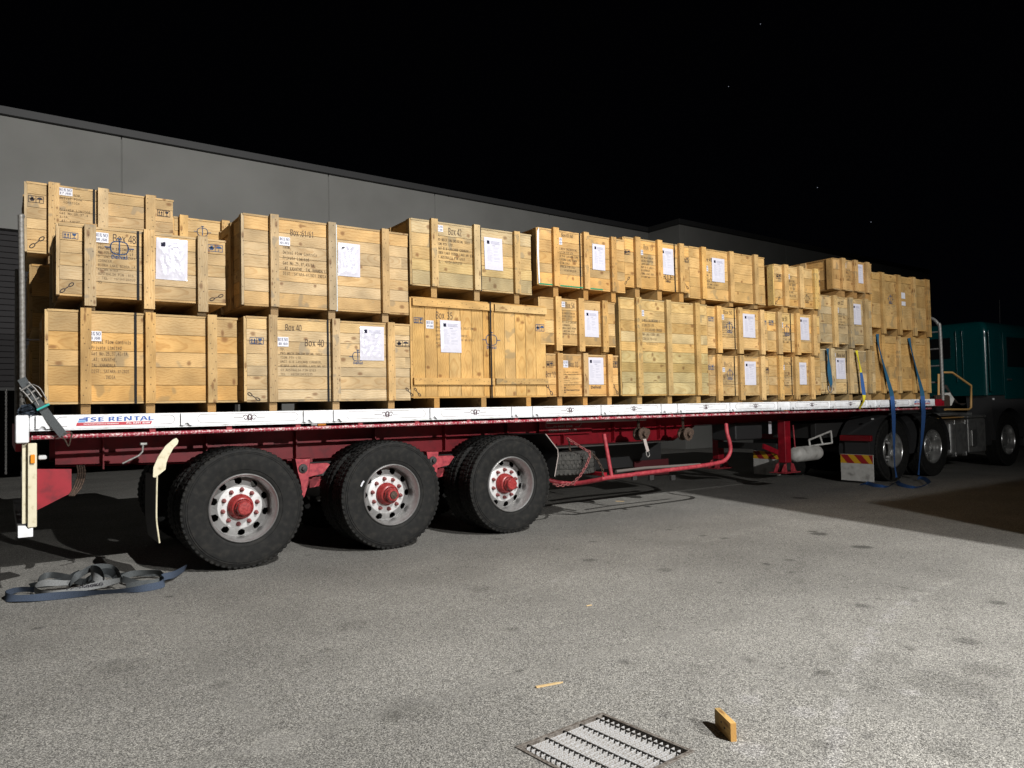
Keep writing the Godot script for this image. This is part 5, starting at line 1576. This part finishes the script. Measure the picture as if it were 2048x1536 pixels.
func crate(d: Dictionary) -> void:
	var z: float = d.get("z", -0.06)
	var dep: float = d.get("depth", 1.0)
	var x0: float = d["x"][0]
	var W: float = d["x"][1] - x0
	var foot: float = d["foot"]
	var y0: float = d["y"][0] - foot
	var y1: float = d["y"][1] - foot
	var T: Color = d["tint"]
	var style: String = d.get("style", "h")
	var drop: int = d.get("drop", 0)
	var bw: float = d["bw"]
	var o := Vector3(x0, foot, z)
	var c := thing("wooden_crate", d["label"], "crate", o, "wooden crates loaded on the trailer")
	var th := 0.02
	var bt := 0.044 if d.get("style", "h") != "v" else 0.03
	var lid := 0.018
	var n: int = d["n"]
	# front boards
	if style == "h":
		var h := (y1 - y0 - lid) / n
		var yy := y0
		var cuts := [y0]
		for i in n - 1:
			cuts.append(y0 + h * (i + 1) + rng.randf_range(-0.12, 0.12) * h)
		cuts.append(y1 - lid)
		for i in n:
			var jog := rng.randf_range(-0.0015, 0.0015)
			var tt := T
			if d["id"] == "09" and i < 4:
				tt = Color(0.74, 0.75, 0.58)
			if d["id"] == "42" and i < 2:
				tt = Color(0.74, 0.72, 0.59)
			wood("plank", c, Vector3(rng.randf_range(-0.004, 0.003), cuts[i] + 0.0018, -th + jog), Vector3(W + rng.randf_range(-0.003, 0.004), cuts[i + 1] - 0.0018, jog), 0, tt)
			wood("side_plank", c, Vector3(0.003, cuts[i] + 0.002, -dep + th), Vector3(0.003 + th, cuts[i + 1] - 0.002, -th - 0.003), 2, T)
	elif style == "v":
		var w := W / n
		for i in n:
			var jog := rng.randf_range(-0.0015, 0.0015)
			wood("plank", c, Vector3(i * w + 0.0022, y0, -th + jog), Vector3((i + 1) * w - 0.0022, y1 - lid, jog), 1, T)
		for i in 9:
			wood("side_plank", c, Vector3(0.002, y0, -th - 0.003 - (i + 1) * (dep - 2 * th) / 9.0 + 0.0015), Vector3(0.002 + th, y1 - lid, -th - 0.003 - i * (dep - 2 * th) / 9.0 - 0.0015), 1, T)
		wood("rail_batten", c, Vector3(-0.004, y1 - lid - 0.075, 0.002), Vector3(W * 0.575, y1 - lid - 0.001, bt), 0, T, true)
		wood("rail_batten", c, Vector3(W * 0.585, y1 - lid - 0.077, 0.002), Vector3(W + 0.004, y1 - lid - 0.001, bt), 0, T, true)
		wood("rail_batten", c, Vector3(-0.002, y0 + 0.12, 0.002), Vector3(W * 0.575, y0 + 0.19, bt), 0, T, true)
		wood("rail_batten", c, Vector3(W * 0.585, y0 + 0.125, 0.002), Vector3(W + 0.004, y0 + 0.19, bt), 0, T, true)
	else:
		for i in 4:
			var pa := y0 + (y1 - lid - 0.1 - y0) * i / 4.0
			var pb := y0 + (y1 - lid - 0.1 - y0) * (i + 1) / 4.0
			wood("ply_panel", c, Vector3(0, pa + 0.0005, -th), Vector3(W, pb - 0.0005, 0), 0, T)
		wood("rail_batten", c, Vector3(0, y1 - lid - 0.098, -th), Vector3(W, y1 - lid - 0.001, 0.008), 0, T, true)
		wood("side_plank", c, Vector3(0.002, y0, -dep + th), Vector3(0.002 + th, y1 - lid, -th - 0.002), 2, T)
	# far side, back, floor
	wood("side_panel", c, Vector3(W - th - 0.003, y0, -dep + th), Vector3(W - 0.003, y1 - lid, -th - 0.003), 2, T)
	wood("back_panel", c, Vector3(0, y0, -dep), Vector3(W, y1 - lid, -dep + th - 0.003), 0, T)
	wood("floor_panel", c, Vector3(-0.002, y0 - 0.017, -dep), Vector3(W + 0.002, y0 - 0.001, 0.001), 0, T)
	# lid boards
	for i in 5:
		var za := -dep + (dep + 0.006) * i / 5.0
		var zb := -dep + (dep + 0.006) * (i + 1) / 5.0
		wood("lid_board", c, Vector3(-0.008, y1 - lid + 0.001, za + 0.002), Vector3(W + 0.008, y1, zb - 0.002), 0, T)
	# battens in front and bearers below
	for bx in d["bat"]:
		var x: float = bx - x0
		var a := x - bw / 2
		var b := x + bw / 2
		var down := y0 - 0.018
		if drop == 1:
			down = 0.03
		elif drop == 2:
			down = y0 - 0.05
		if style != "v":
			var lean := rng.randf_range(-0.003, 0.003)
			wood("batten", c, Vector3(a + lean, down, 0.0025), Vector3(b + lean, y1 + rng.randf_range(0.004, 0.016), bt + 0.0025), 1, T, true)
			if d["id"] in ["17", "48", "bk", "B"]:
				wood("lid_batten", c, Vector3(a + 0.012, y1 + 0.001, -dep + 0.01), Vector3(b + 0.012, y1 + 0.023, 0.001), 2, T, true)
		wood("bearer", c, Vector3(a + 0.004, 0.002, -dep + 0.01), Vector3(b - 0.004, y0 - 0.019, -0.004 if drop == 1 else 0.012), 2, T)
	# posts on the side that faces the rear
	for k in 3:
		var zz := -0.003 - bw - k * (dep - bw - 0.02) / 2.0
		wood("side_batten", c, Vector3(-0.024, y0 - 0.01, zz), Vector3(0.001, y1 - 0.004, zz + bw), 1, T, true)
	if style == "h" and dep < 1.06:
		wood("side_rail_batten", c, Vector3(-0.0235, y1 - 0.09, -dep + bw + 0.02), Vector3(0.0005, y1 - 0.02, -(dep - bw - 0.02) / 2.0 - bw - 0.006), 2, T, true)

	# ------ what is fixed to or printed on the face
	var zp := z + 0.0032
	if d.has("s"):
		var s: Array = d["s"]
		var r := rect(s, zp, o)
		var lb := boxpart("number_label", c, r[0] + Vector3(0, -r[2], 0), r[0] + Vector3(r[1], 0, 0.001), M["label_white"])
		var p0: Vector3 = r[0] - lb.position
		text(lb, "label_print", "BOX NO", "serif_bold", p0 + Vector3(r[1] * 0.06, -r[2] * 0.1, 0.0018), r[1] * 0.88, r[2] * 0.34, M["print_navy"])
		text(lb, "label_print", s[4], "serif_bold", p0 + Vector3(r[1] * 0.1, -r[2] * 0.56, 0.0018), r[1] * 0.8, r[2] * 0.33, M["print_navy"])
	for s in d.get("sheets", []):
		var r := rect(s, zp + 0.0, o)
		boxpart("number_label", c, r[0] + Vector3(0, -r[2], 0), r[0] + Vector3(r[1], 0, 0.001), M["label_white"])
	for s in d.get("h", []):
		var r := rect(s.slice(1), zp, o)
		text(c, "marker_writing", s[0], "sans", r[0], r[1], r[2], M["marker"])
	for s in d.get("t", []):
		var r := rect(s.slice(1), zp - 0.0004, o)
		text(c, "address_print", s[0], "mono", r[0], r[1], r[2], M["print_brown"])
	for s in d.get("w", []):
		var r := rect(s.slice(1), zp, o)
		text(c, "maker_print", s[0], "bold", r[0], r[1], r[2], M["print_black"])
	for s in d.get("l", []):
		emblem(c, s, zp + 0.0004, o)
	for s in d.get("sym", []):
		symbols(c, s, zp, o)
	for s in d.get("c", []):
		chain_mark(c, s, zp, o)
	if d.has("p"):
		pouch(c, d["p"], zp + 0.002, o)
	for s in d.get("band", []):
		var x := pz(s[0], 600, z).x - x0
		var my := pz(s[0], 768, z)
		# same x at mid height of this crate
		var mid: float = 0.5 * (d["y"][0] + d["y"][1])
		x = band_x(s[0], mid, z) - x0
		var zz := 0.004 if style != "v" else bt + 0.002
		var bm := MB.new()
		bm.box(Vector3(x - 0.0095, y0 - 0.02, zz), Vector3(x + 0.0095, y1 + 0.002, zz + 0.0015))
		bm.box(Vector3(x - 0.0095, y1 + 0.001, -dep), Vector3(x + 0.0095, y1 + 0.0025, zz + 0.0015))
		obj("strapping_band", bm, M[s[1]], c)
	if d.has("green"):
		boxpart("edge_strip", c, Vector3(0.0, y0 - 0.008, 0.004), Vector3(W * 0.72, y0 + 0.006, 0.007), M["band_green"])
		var fm := MB.new()
		fm.prism(PackedVector2Array([Vector2(-0.006, y0), Vector2(0.01, y0), Vector2(0.004, (y0 + y1) * 0.5), Vector2(0.014, y1), Vector2(-0.014, y1 - 0.05), Vector2(-0.02, (y0 + y1) * 0.55)]), 0.004, 0.0055)
		obj("plastic_film", fm, M["film"], c)

func band_x(px_: float, y: float, z: float) -> float:
	var py_ := 600.0
	var p := pz(px_, py_, z)
	for i in 6:
		py_ += (p.y - y) * FOCAL / 8.0
		p = pz(px_, py_, z)
	return p.x

func rect(s: Array, z: float, o: Vector3) -> Array:
	var mx: float = (s[0] + s[2]) * 0.5
	var my: float = (s[1] + s[3]) * 0.5
	var l := pz(s[0], my, z).x
	var r := pz(s[2], my, z).x
	var t := pz(mx, s[1], z).y
	var b := pz(mx, s[3], z).y
	return [Vector3(l, t, z) - o, r - l, t - b]

func emblem(c: Node3D, s: Array, z: float, o: Vector3) -> void:
	# a ring cut by an upright stem and a line at either side, the maker's name below
	var p := pz(s[0], s[1], z) - o
	var w := (pz(s[0] + s[2] * 0.5, s[1], z) - pz(s[0] - s[2] * 0.5, s[1], z)).x
	var m: Material = M["print_blue"] if s[3] == 1 else M["print_black"]
	var mb := MB.new()
	var ring := []
	for k in 24:
		var a := TAU * k / 24.0
		var e := 0.27 * w / pow(pow(absf(cos(a)), 3.0) + pow(absf(sin(a)), 3.0), 1.0 / 3.0)
		ring.append(Vector2(cos(a) * e * 1.12, sin(a) * e * 0.92))
	var t := w * 0.035
	mb.stroke(p, Vector3.RIGHT, Vector3.UP, ring, t, true)
	mb.stroke(p, Vector3.RIGHT, Vector3.UP, [Vector2(0, w * 0.36), Vector2(0, -w * 0.2)], t * 1.2)
	mb.stroke(p, Vector3.RIGHT, Vector3.UP, [Vector2(-w * 0.08, w * 0.36), Vector2(w * 0.08, w * 0.36)], t * 1.2)
	for g in [-1.0, 1.0]:
		mb.stroke(p, Vector3.RIGHT, Vector3.UP, [Vector2(g * w * 0.3, 0), Vector2(g * w * 0.5, 0)], t)
		mb.stroke(p, Vector3.RIGHT, Vector3.UP, [Vector2(g * w * 0.31, w * 0.06), Vector2(g * w * 0.31, -w * 0.06)], t)
	obj("maker_emblem", mb, m, c)
	text(c, "maker_print", "Delval", "bold", p + Vector3(-w * 0.27, -w * 0.27, 0), w * 0.54, w * 0.16, m)

func symbols(c: Node3D, s: Array, z: float, o: Vector3) -> void:
	var r := rect([s[1], s[2], s[3], s[4]], z, o)
	var p: Vector3 = r[0] + Vector3(0, -r[2], 0)
	var w: float = r[1]
	var h: float = r[2]
	var mb := MB.new()
	var t := h * 0.07
	mb.stroke(p, Vector3.RIGHT, Vector3.UP, [Vector2(0, 0), Vector2(w, 0), Vector2(w, h), Vector2(0, h)], t, true)
	mb.stroke(p, Vector3.RIGHT, Vector3.UP, [Vector2(w * 0.5, 0), Vector2(w * 0.5, h)], t)
	if s[0] == 0:
		for k in [0.14, 0.34]:
			mb.stroke(p, Vector3.RIGHT, Vector3.UP, [Vector2(w * k, h * 0.2), Vector2(w * k, h * 0.6)], w * 0.05)
			mb.face([p + Vector3(w * (k - 0.08), h * 0.55, 0), p + Vector3(w * (k + 0.08), h * 0.55, 0), p + Vector3(w * k, h * 0.88, 0)], Vector3(0, 0, 1))
		mb.stroke(p, Vector3.RIGHT, Vector3.UP, [Vector2(w * 0.07, h * 0.13), Vector2(w * 0.42, h * 0.13)], t)
		mb.face([p + Vector3(w * 0.6, h * 0.88, 0), p + Vector3(w * 0.9, h * 0.88, 0), p + Vector3(w * 0.86, h * 0.58, 0), p + Vector3(w * 0.75, h * 0.45, 0), p + Vector3(w * 0.64, h * 0.58, 0)], Vector3(0, 0, 1))
		mb.stroke(p, Vector3.RIGHT, Vector3.UP, [Vector2(w * 0.75, h * 0.5), Vector2(w * 0.75, h * 0.15)], t)
		mb.stroke(p, Vector3.RIGHT, Vector3.UP, [Vector2(w * 0.64, h * 0.13), Vector2(w * 0.86, h * 0.13)], t)
	else:
		mb.face([p + Vector3(w * 0.05, h * 0.6, 0), p + Vector3(w * 0.16, h * 0.2, 0), p + Vector3(w * 0.34, h * 0.2, 0), p + Vector3(w * 0.45, h * 0.6, 0), p + Vector3(w * 0.34, h * 0.42, 0), p + Vector3(w * 0.16, h * 0.42, 0)], Vector3(0, 0, 1))
		mb.face([p + Vector3(w * 0.17, h * 0.5, 0), p + Vector3(w * 0.33, h * 0.5, 0), p + Vector3(w * 0.33, h * 0.85, 0), p + Vector3(w * 0.17, h * 0.85, 0)], Vector3(0, 0, 1))
		var um := []
		for k in 9:
			var a := PI * k / 8.0
			um.append(p + Vector3(w * 0.75 + cos(a) * w * 0.2, h * 0.5 + sin(a) * h * 0.35, 0))
		mb.face(um, Vector3(0, 0, 1))
		mb.stroke(p, Vector3.RIGHT, Vector3.UP, [Vector2(w * 0.75, h * 0.5), Vector2(w * 0.75, h * 0.15), Vector2(w * 0.69, h * 0.12)], t)
	obj("handling_symbols", mb, M[s[5]], c)

func chain_mark(c: Node3D, s: Array, z: float, o: Vector3) -> void:
	var a := pz(s[0], s[1], z) - o
	var b := pz(s[2], s[3], z) - o
	var mb := MB.new()
	var d := (b - a)
	var l := d.length()
	var ax := d / l
	var ay := Vector3(0, 0, 1).cross(ax)
	var n := 3
	for k in n:
		var cx := l * (k + 0.5) / n
		if k == 1:
			mb.stroke(a, ax, ay, [Vector2(cx - l * 0.13, 0), Vector2(cx + l * 0.13, 0)], l * 0.05)
		else:
			var ring := []
			for i in 12:
				var w := TAU * i / 12.0
				ring.append(Vector2(cx + cos(w) * l * 0.17, sin(w) * l * 0.09))
			mb.stroke(a, ax, ay, ring, l * 0.05, true)
	obj("sling_mark", mb, M["print_black"], c)

func pouch(c: Node3D, s: Array, z: float, o: Vector3) -> void:
	var r := rect(s, z, o)
	var amp: float = s[4]
	var nx := 22
	var ny := 30
	var n := noise(int(s[0]), 0.11, FastNoiseLite.TYPE_SIMPLEX_SMOOTH, 3)
	n.fractal_type = FastNoiseLite.FRACTAL_RIDGED
	var w: float = r[1]
	var h: float = r[2]
	var pts := []
	for j in ny + 1:
		for i in nx + 1:
			var u := i / float(nx)
			var v := j / float(ny)
			var bend := 0.0
			var e := minf(minf(u, 1 - u), minf(v, 1 - v))
			bend = (n.get_noise_2d(i * 1.0, j * 0.7) * 0.5 + 0.5) * (0.0015 + 0.013 * amp) * smoothstep(0.0, 0.15, e)
			var skew := 0.02 * sin(s[0]) * (v - 0.5)
			pts.append(r[0] + Vector3(u * w + skew * h, -v * h, bend + 0.001))
	var mb := MB.new()
	for j in ny + 1:
		for i in nx + 1:
			var a: Vector3 = pts[j * (nx + 1) + maxi(i - 1, 0)]
			var b: Vector3 = pts[j * (nx + 1) + mini(i + 1, nx)]
			var e: Vector3 = pts[maxi(j - 1, 0) * (nx + 1) + i]
			var f: Vector3 = pts[mini(j + 1, ny) * (nx + 1) + i]
			mb.vert(pts[j * (nx + 1) + i], (b - a).cross(e - f).normalized(), Vector2(i / float(nx), j / float(ny)))
	for j in ny:
		for i in nx:
			var q := j * (nx + 1) + i
			mb.quad(q, q + 1, q + nx + 2, q + nx + 1)
	obj("document_pouch", mb, M["document"], c)

# ---------------------------------------------------------------- straps and loose things
func straps() -> void:
	# ratchet strap over the rear corner of the load
	var s := thing("ratchet_strap", "dark grey ratchet strap tied round the rear gate pole", "strap", pz(60, 830, 0.0))
	var o := s.position
	var w := MB.new()
	var A := [pz(43, 757, -0.05), pz(52, 772, -0.02), pz(64, 790, 0.0), pz(80, 810, 0.02), pz(105, 843, 0.045), pz(128, 872, 0.05)]
	w.ribbon(A, [Vector3(0.8, 0.6, 0.15)], 0.06, 0.004)
	obj("webbing", w, M["web_grey"], s, -o)
	var r := MB.new()
	for k in [-1.0, 1.0]:
		var off: Vector3 = Vector3(0.8, 0.6, 0.1).normalized() * 0.036 * k
		r.tube([pz(48, 770, 0.01) + off, pz(62, 784, 0.03) + off, pz(74, 800, 0.045) + off], 0.006, 6)
		r.tube(smooth([pz(60, 772, 0.03) + off * 0.6, pz(72, 782, 0.05) + off * 0.9, pz(86, 806, 0.06) + off * 0.9]), 0.004, 6)
	for q in [[52, 775], [62, 786], [72, 799]]:
		var off := Vector3(0.8, 0.6, 0.1).normalized() * 0.04
		r.tube([pz(q[0], q[1], 0.025) - off, pz(q[0], q[1], 0.025) + off], 0.008, 8)
	obj("ratchet", r, M["galvanised"], s, -o)
	tubepart("ratchet_handle", s, [pz(74, 820, 0.05) - o, pz(99, 808, 0.06) - o], 0.009, M["teal_handle"], 8)
	tubepart("hook", s, smooth([pz(127, 868, 0.05) - o, pz(143, 866, 0.05) - o, pz(141, 878, 0.05) - o, pz(137, 892, 0.03) - o, pz(130, 880, 0.05) - o, pz(123, 872, 0.05) - o]), 0.006, M["winch_rust"], 6)
	# wad of webbing at the foot of the pole
	var wad := MB.new()
	for k in 7:
		var lp := []
		for i in 9:
			var a := TAU * i / 8.0 + k
			lp.append(pz(58 + cos(a) * (20 - k), 824 + sin(a) * 7 + k * 1.0 - 3, -0.03 + 0.015 * sin(a * 2 + k)))
		wad.ribbon(lp, [Vector3(0.1, 0.9, 0.5).rotated(Vector3.RIGHT, k * 0.7)], 0.055, 0.003)
	obj("webbing_wad", wad, M["cloth_navy"], s, -o)

	# two blue straps that hang from the lower ply crate to the ground
	hanging("blue webbing strap hanging from the ply crate past the rear drive wheel", [[1755, 668, -0.03], [1757, 690, -0.02], [1766, 725, 0.02], [1777, 765, 0.04], [1784, 792, 0.05], [1787, 830, 0.06], [1788, 880, 0.06], [1789, 925, 0.06], [1793, 955, 0.08]], ["web_teal", "web_blue"], 0.065)
	hanging("blue webbing strap hanging from the ply crate past the front drive wheel", [[1818, 676, -0.03], [1823, 700, -0.01], [1833, 740, 0.02], [1842, 775, 0.03], [1845, 792, 0.05], [1847, 830, 0.06], [1844, 875, 0.06], [1839, 920, 0.06], [1837, 950, 0.06]], ["web_teal", "web_blue"], 0.07)
	hanging("yellow and blue webbing strap hanging over Box 64", [[1713, 701, -0.02], [1717, 720, 0.0], [1722, 745, 0.02], [1726, 775, 0.03], [1728, 790, 0.05], [1727, 803, 0.055], [1719, 817, 0.04]], ["web_yellow", "web_blue", "web_yellow"], 0.055)
	hanging("teal blue webbing strap with end hook hanging over Box 64", [[1655, 697, -0.02], [1657, 720, -0.005], [1659, 745, 0.0], [1662, 768, 0.005], [1661, 774, 0.005]], ["web_teal"], 0.06)
	var hk := MB.new()
	hk.tube(smooth([pz(1657, 772, 0.01), pz(1657, 781, 0.01), pz(1661, 785, 0.01), pz(1664, 779, 0.01), pz(1663, 771, 0.01)]), 0.008, 6)
	var st: Node3D = get_node("webbing_strap_003")
	obj("hook", hk, M["galvanised"], st, -st.position)
	# tail of strap lying on the ground
	var g := thing("strap_tail", "blue webbing lying on the paving beside the drive wheel", "strap", py(1790, 973))
	var m := MB.new()
	var gp := []
	for q in [[1720, 971, 0.012], [1735, 970, 0.03], [1752, 974, 0.02], [1775, 975, 0.01], [1793, 968, 0.04], [1800, 972, 0.03], [1825, 977, 0.012], [1846, 974, 0.02], [1858, 972, 0.05], [1848, 964, 0.06], [1836, 962, 0.05]]:
		var p := py(q[0], q[1])
		p.y = q[2]
		gp.append(p)
	m.ribbon(smooth(gp, 6), [Vector3(0.1, 0.5, 0.8)], 0.065, 0.004)
	obj("webbing", m, M["web_blue"], g, -g.position)

func hanging(label: String, px_: Array, mats: Array, width: float) -> void:
	var first := pz(px_[0][0], px_[0][1], px_[0][2])
	var last := pz(px_[px_.size() - 1][0], px_[px_.size() - 1][1], px_[px_.size() - 1][2])
	var t := thing("webbing_strap", label, "strap", last, "loose straps at the front of the load")
	var path := []
	for q in px_:
		path.append(pz(q[0], q[1], q[2]) - last)
	path = smooth(path, 5)
	var n := path.size()
	var m := mats.size()
	for k in m:
		var a := int(n * k / float(m))
		var b := mini(int(n * (k + 1) / float(m)) + 1, n)
		var mb := MB.new()
		var wide := []
		for i in range(a, b):
			var f := i / float(n)
			wide.append(Vector3(1, 0, 0).rotated(Vector3.UP, 0.5 * sin(f * 9.0) - 0.25))
		mb.ribbon(path.slice(a, b), wide, width, 0.004)
		obj("webbing", mb, M[mats[k]], t)

func ground_things() -> void:
	# heap of tie-down webbing beside the rear wheel
	var o := py(190, 1165)
	var t := thing("strap_heap", "heap of grey and navy tie-down webbing on the paving by the rear wheel", "strap", o)
	var loops := [
		["web_navy", 0.055, [[372, 1135, 0.03], [350, 1148, 0.05], [326, 1155, 0.06], [325, 1168, 0.03], [290, 1176, 0.03], [252, 1181, 0.03], [180, 1186, 0.03], [110, 1192, 0.03], [60, 1196, 0.03], [18, 1196, 0.03], [12, 1188, 0.03], [40, 1179, 0.035], [75, 1180, 0.035]]],
		["web_pale", 0.05, [[240, 1160, 0.09], [205, 1168, 0.075], [170, 1176, 0.06], [135, 1184, 0.045], [98, 1189, 0.035], [72, 1182, 0.04], [72, 1172, 0.055], [90, 1166, 0.07], [118, 1166, 0.06], [140, 1166, 0.05]]],
		["web_grey", 0.05, [[75, 1170, 0.05], [80, 1158, 0.06], [98, 1150, 0.06], [130, 1154, 0.07], [160, 1163, 0.05], [185, 1160, 0.06], [200, 1150, 0.07], [230, 1151, 0.05], [250, 1160, 0.04], [290, 1168, 0.03], [325, 1160, 0.035], [322, 1148, 0.05], [300, 1144, 0.06], [262, 1148, 0.06], [245, 1156, 0.05]]],
		["web_grey", 0.055, [[140, 1168, 0.05], [152, 1154, 0.09], [168, 1144, 0.12], [182, 1138, 0.14], [196, 1140, 0.15], [204, 1148, 0.13], [208, 1162, 0.09]]],
		["web_grey", 0.05, [[150, 1158, 0.07], [175, 1140, 0.13], [200, 1133, 0.15], [222, 1136, 0.14], [236, 1146, 0.12], [239, 1160, 0.08], [220, 1168, 0.05]]],
		["web_dark", 0.05, [[165, 1166, 0.06], [190, 1150, 0.1], [212, 1142, 0.12], [228, 1150, 0.1], [226, 1163, 0.06], [200, 1168, 0.05]]],
		["web_pale", 0.055, [[182, 1136, 0.15], [186, 1150, 0.13], [206, 1165, 0.08]]],
		["web_dark", 0.05, [[60, 1172, 0.02], [85, 1168, 0.03], [130, 1160, 0.04], [150, 1150, 0.06], [158, 1146, 0.05]]],
		["web_grey", 0.055, [[252, 1172, 0.03], [285, 1168, 0.03], [318, 1164, 0.03], [324, 1154, 0.03], [312, 1146, 0.04], [240, 1150, 0.05]]],
	]
	for l in loops:
		var pts := []
		for q in l[2]:
			var h: float = q[2]
			pts.append(py(q[0], q[1], h) - o)
		var mb := MB.new()
		pts = smooth(pts, 5)
		var wide := []
		for i in pts.size():
			wide.append(Vector3(0.05, 0.75 + 0.2 * sin(i * 0.4), 0.7 * sin(i * 0.21 + l[1] * 40.0)).normalized())
		mb.ribbon(pts, wide, l[1], 0.0035)
		obj("webbing", mb, M[l[0]], t)
	var ta := py(133, 1180, 0.058) - o
	var tb := py(206, 1166, 0.085) - o
	var ex := (tb - ta).normalized()
	var ez := ex.cross(Vector3(0.05, 1, 0.1)).normalized()
	text(t, "webbing_print", "LC-2500KG", "bold", ta + ez * 0.004 + Vector3(0, 0.01, 0), ta.distance_to(tb), 0.024, M["print_black"], Basis(ex, ez.cross(ex).normalized(), ez))

	# offcut standing on its edge
	var a := py(1462, 1484)
	var b := py(1430, 1451)
	var bl := thing("wood_block", "short sawn wooden offcut with two nail holes standing on edge", "wood block", (a + b) * 0.5)
	var e := (a - b).normalized()
	var side := Vector3(e.z, 0, -e.x)
	if side.x < 0: side = -side
	bl.basis = Basis(e, Vector3.UP, e.cross(Vector3.UP))
	var len := a.distance_to(b)
	var sg := signf(bl.basis.z.dot(side))
	var blk := inst("offcut", board(Vector3(-len / 2, 0, minf(0, sg * 0.024)), Vector3(len / 2, 0.072, maxf(0, sg * 0.024)), 0, Color(1.0, 0.86, 0.55)), bl)
	for k in [-0.012, 0.018]:
		var h := MB.new()
		h.xf = Transform3D(Basis(), Vector3(k, 0.037 - k * 0.4, 0))
		h.lathe(PackedVector2Array([Vector2(0.0045, 0), Vector2(0.0045, -sg * 0.0012), Vector2(0.0, -sg * 0.0012)]), 10)
		obj("nail_hole", h, M["black"], bl)
	# thin splinter
	var s0 := py(1071, 1376)
	var s1 := py(1126, 1366)
	var sp := thing("wood_splinter", "thin pale wooden splinter lying on the paving", "wood stick", (s0 + s1) * 0.5)
	var sd := (s1 - s0).normalized()
	sp.basis = Basis(sd, Vector3.UP, sd.cross(Vector3.UP))
	var l2 := s0.distance_to(s1) / 2
	var mb := MB.new()
	mb.xf = Transform3D(Basis(Vector3(1, 0, 0), Vector3(0, 0, 1), Vector3(0, -1, 0)), Vector3.ZERO)
	mb.col = Color(1, 0.95, 0.8)
	mb.prism(PackedVector2Array([Vector2(-l2, -0.006), Vector2(l2 * 0.7, -0.005), Vector2(l2 * 0.75, -0.002), Vector2(l2, 0.001), Vector2(l2 * 0.6, 0.006), Vector2(-l2 * 0.96, 0.007)]), -0.008, -0.001)
	for i in mb.uv.size():
		mb.uv[i] = Vector2(0.2 + mb.v[i].x * 0.4, 0.03)
	obj("splinter", mb, M["pine"], sp)
	# chips
	for q in [[1178, 1212, 0.022, "pale wood chip on the open paving"], [1240, 1003, 0.06, "white scrap of wood on the paving near the side guard"]]:
		var p := py(q[0], q[1])
		var ch := thing("wood_chip", q[3], "wood chip", p)
		var cm := MB.new()
		cm.col = Color(1, 0.95, 0.85)
		cm.xf = Transform3D(Basis(Vector3.UP, q[0]), Vector3.ZERO)
		var w: float = q[2]
		cm.bevel(Vector3(-w, 0.001, -w * 0.3), Vector3(w, 0.007, w * 0.25), 0.002)
		for i in cm.uv.size():
			cm.uv[i] = Vector2(0.1 + cm.uv[i].x * 0.3, 0.02)
		obj("chip", cm, M["pine"], ch)

func stars() -> void:
	var m := mat("star_glow", Color(0.5, 0.5, 0.55), 1.0)
	m.emission_enabled = true
	m.emission = Color(0.9, 0.92, 1.0)
	m.emission_energy_multiplier = 0.35
	var sp := MB.new()
	var prof := PackedVector2Array()
	for k in 9:
		var a := -PI / 2 + PI * k / 8.0
		prof.append(Vector2(cos(a), sin(a)) * 0.36)
	sp.lathe(prof, 12)
	var me := sp.mesh(m)
	for q in [[1521, 48], [1635, 375], [1742, 444], [1457, 173]]:
		var o := inst("star", me, null, CAM + pix(q[0], q[1]).normalized() * 900.0)
		tag(o, "faint star in the black night sky", "star", "stars in the night sky")
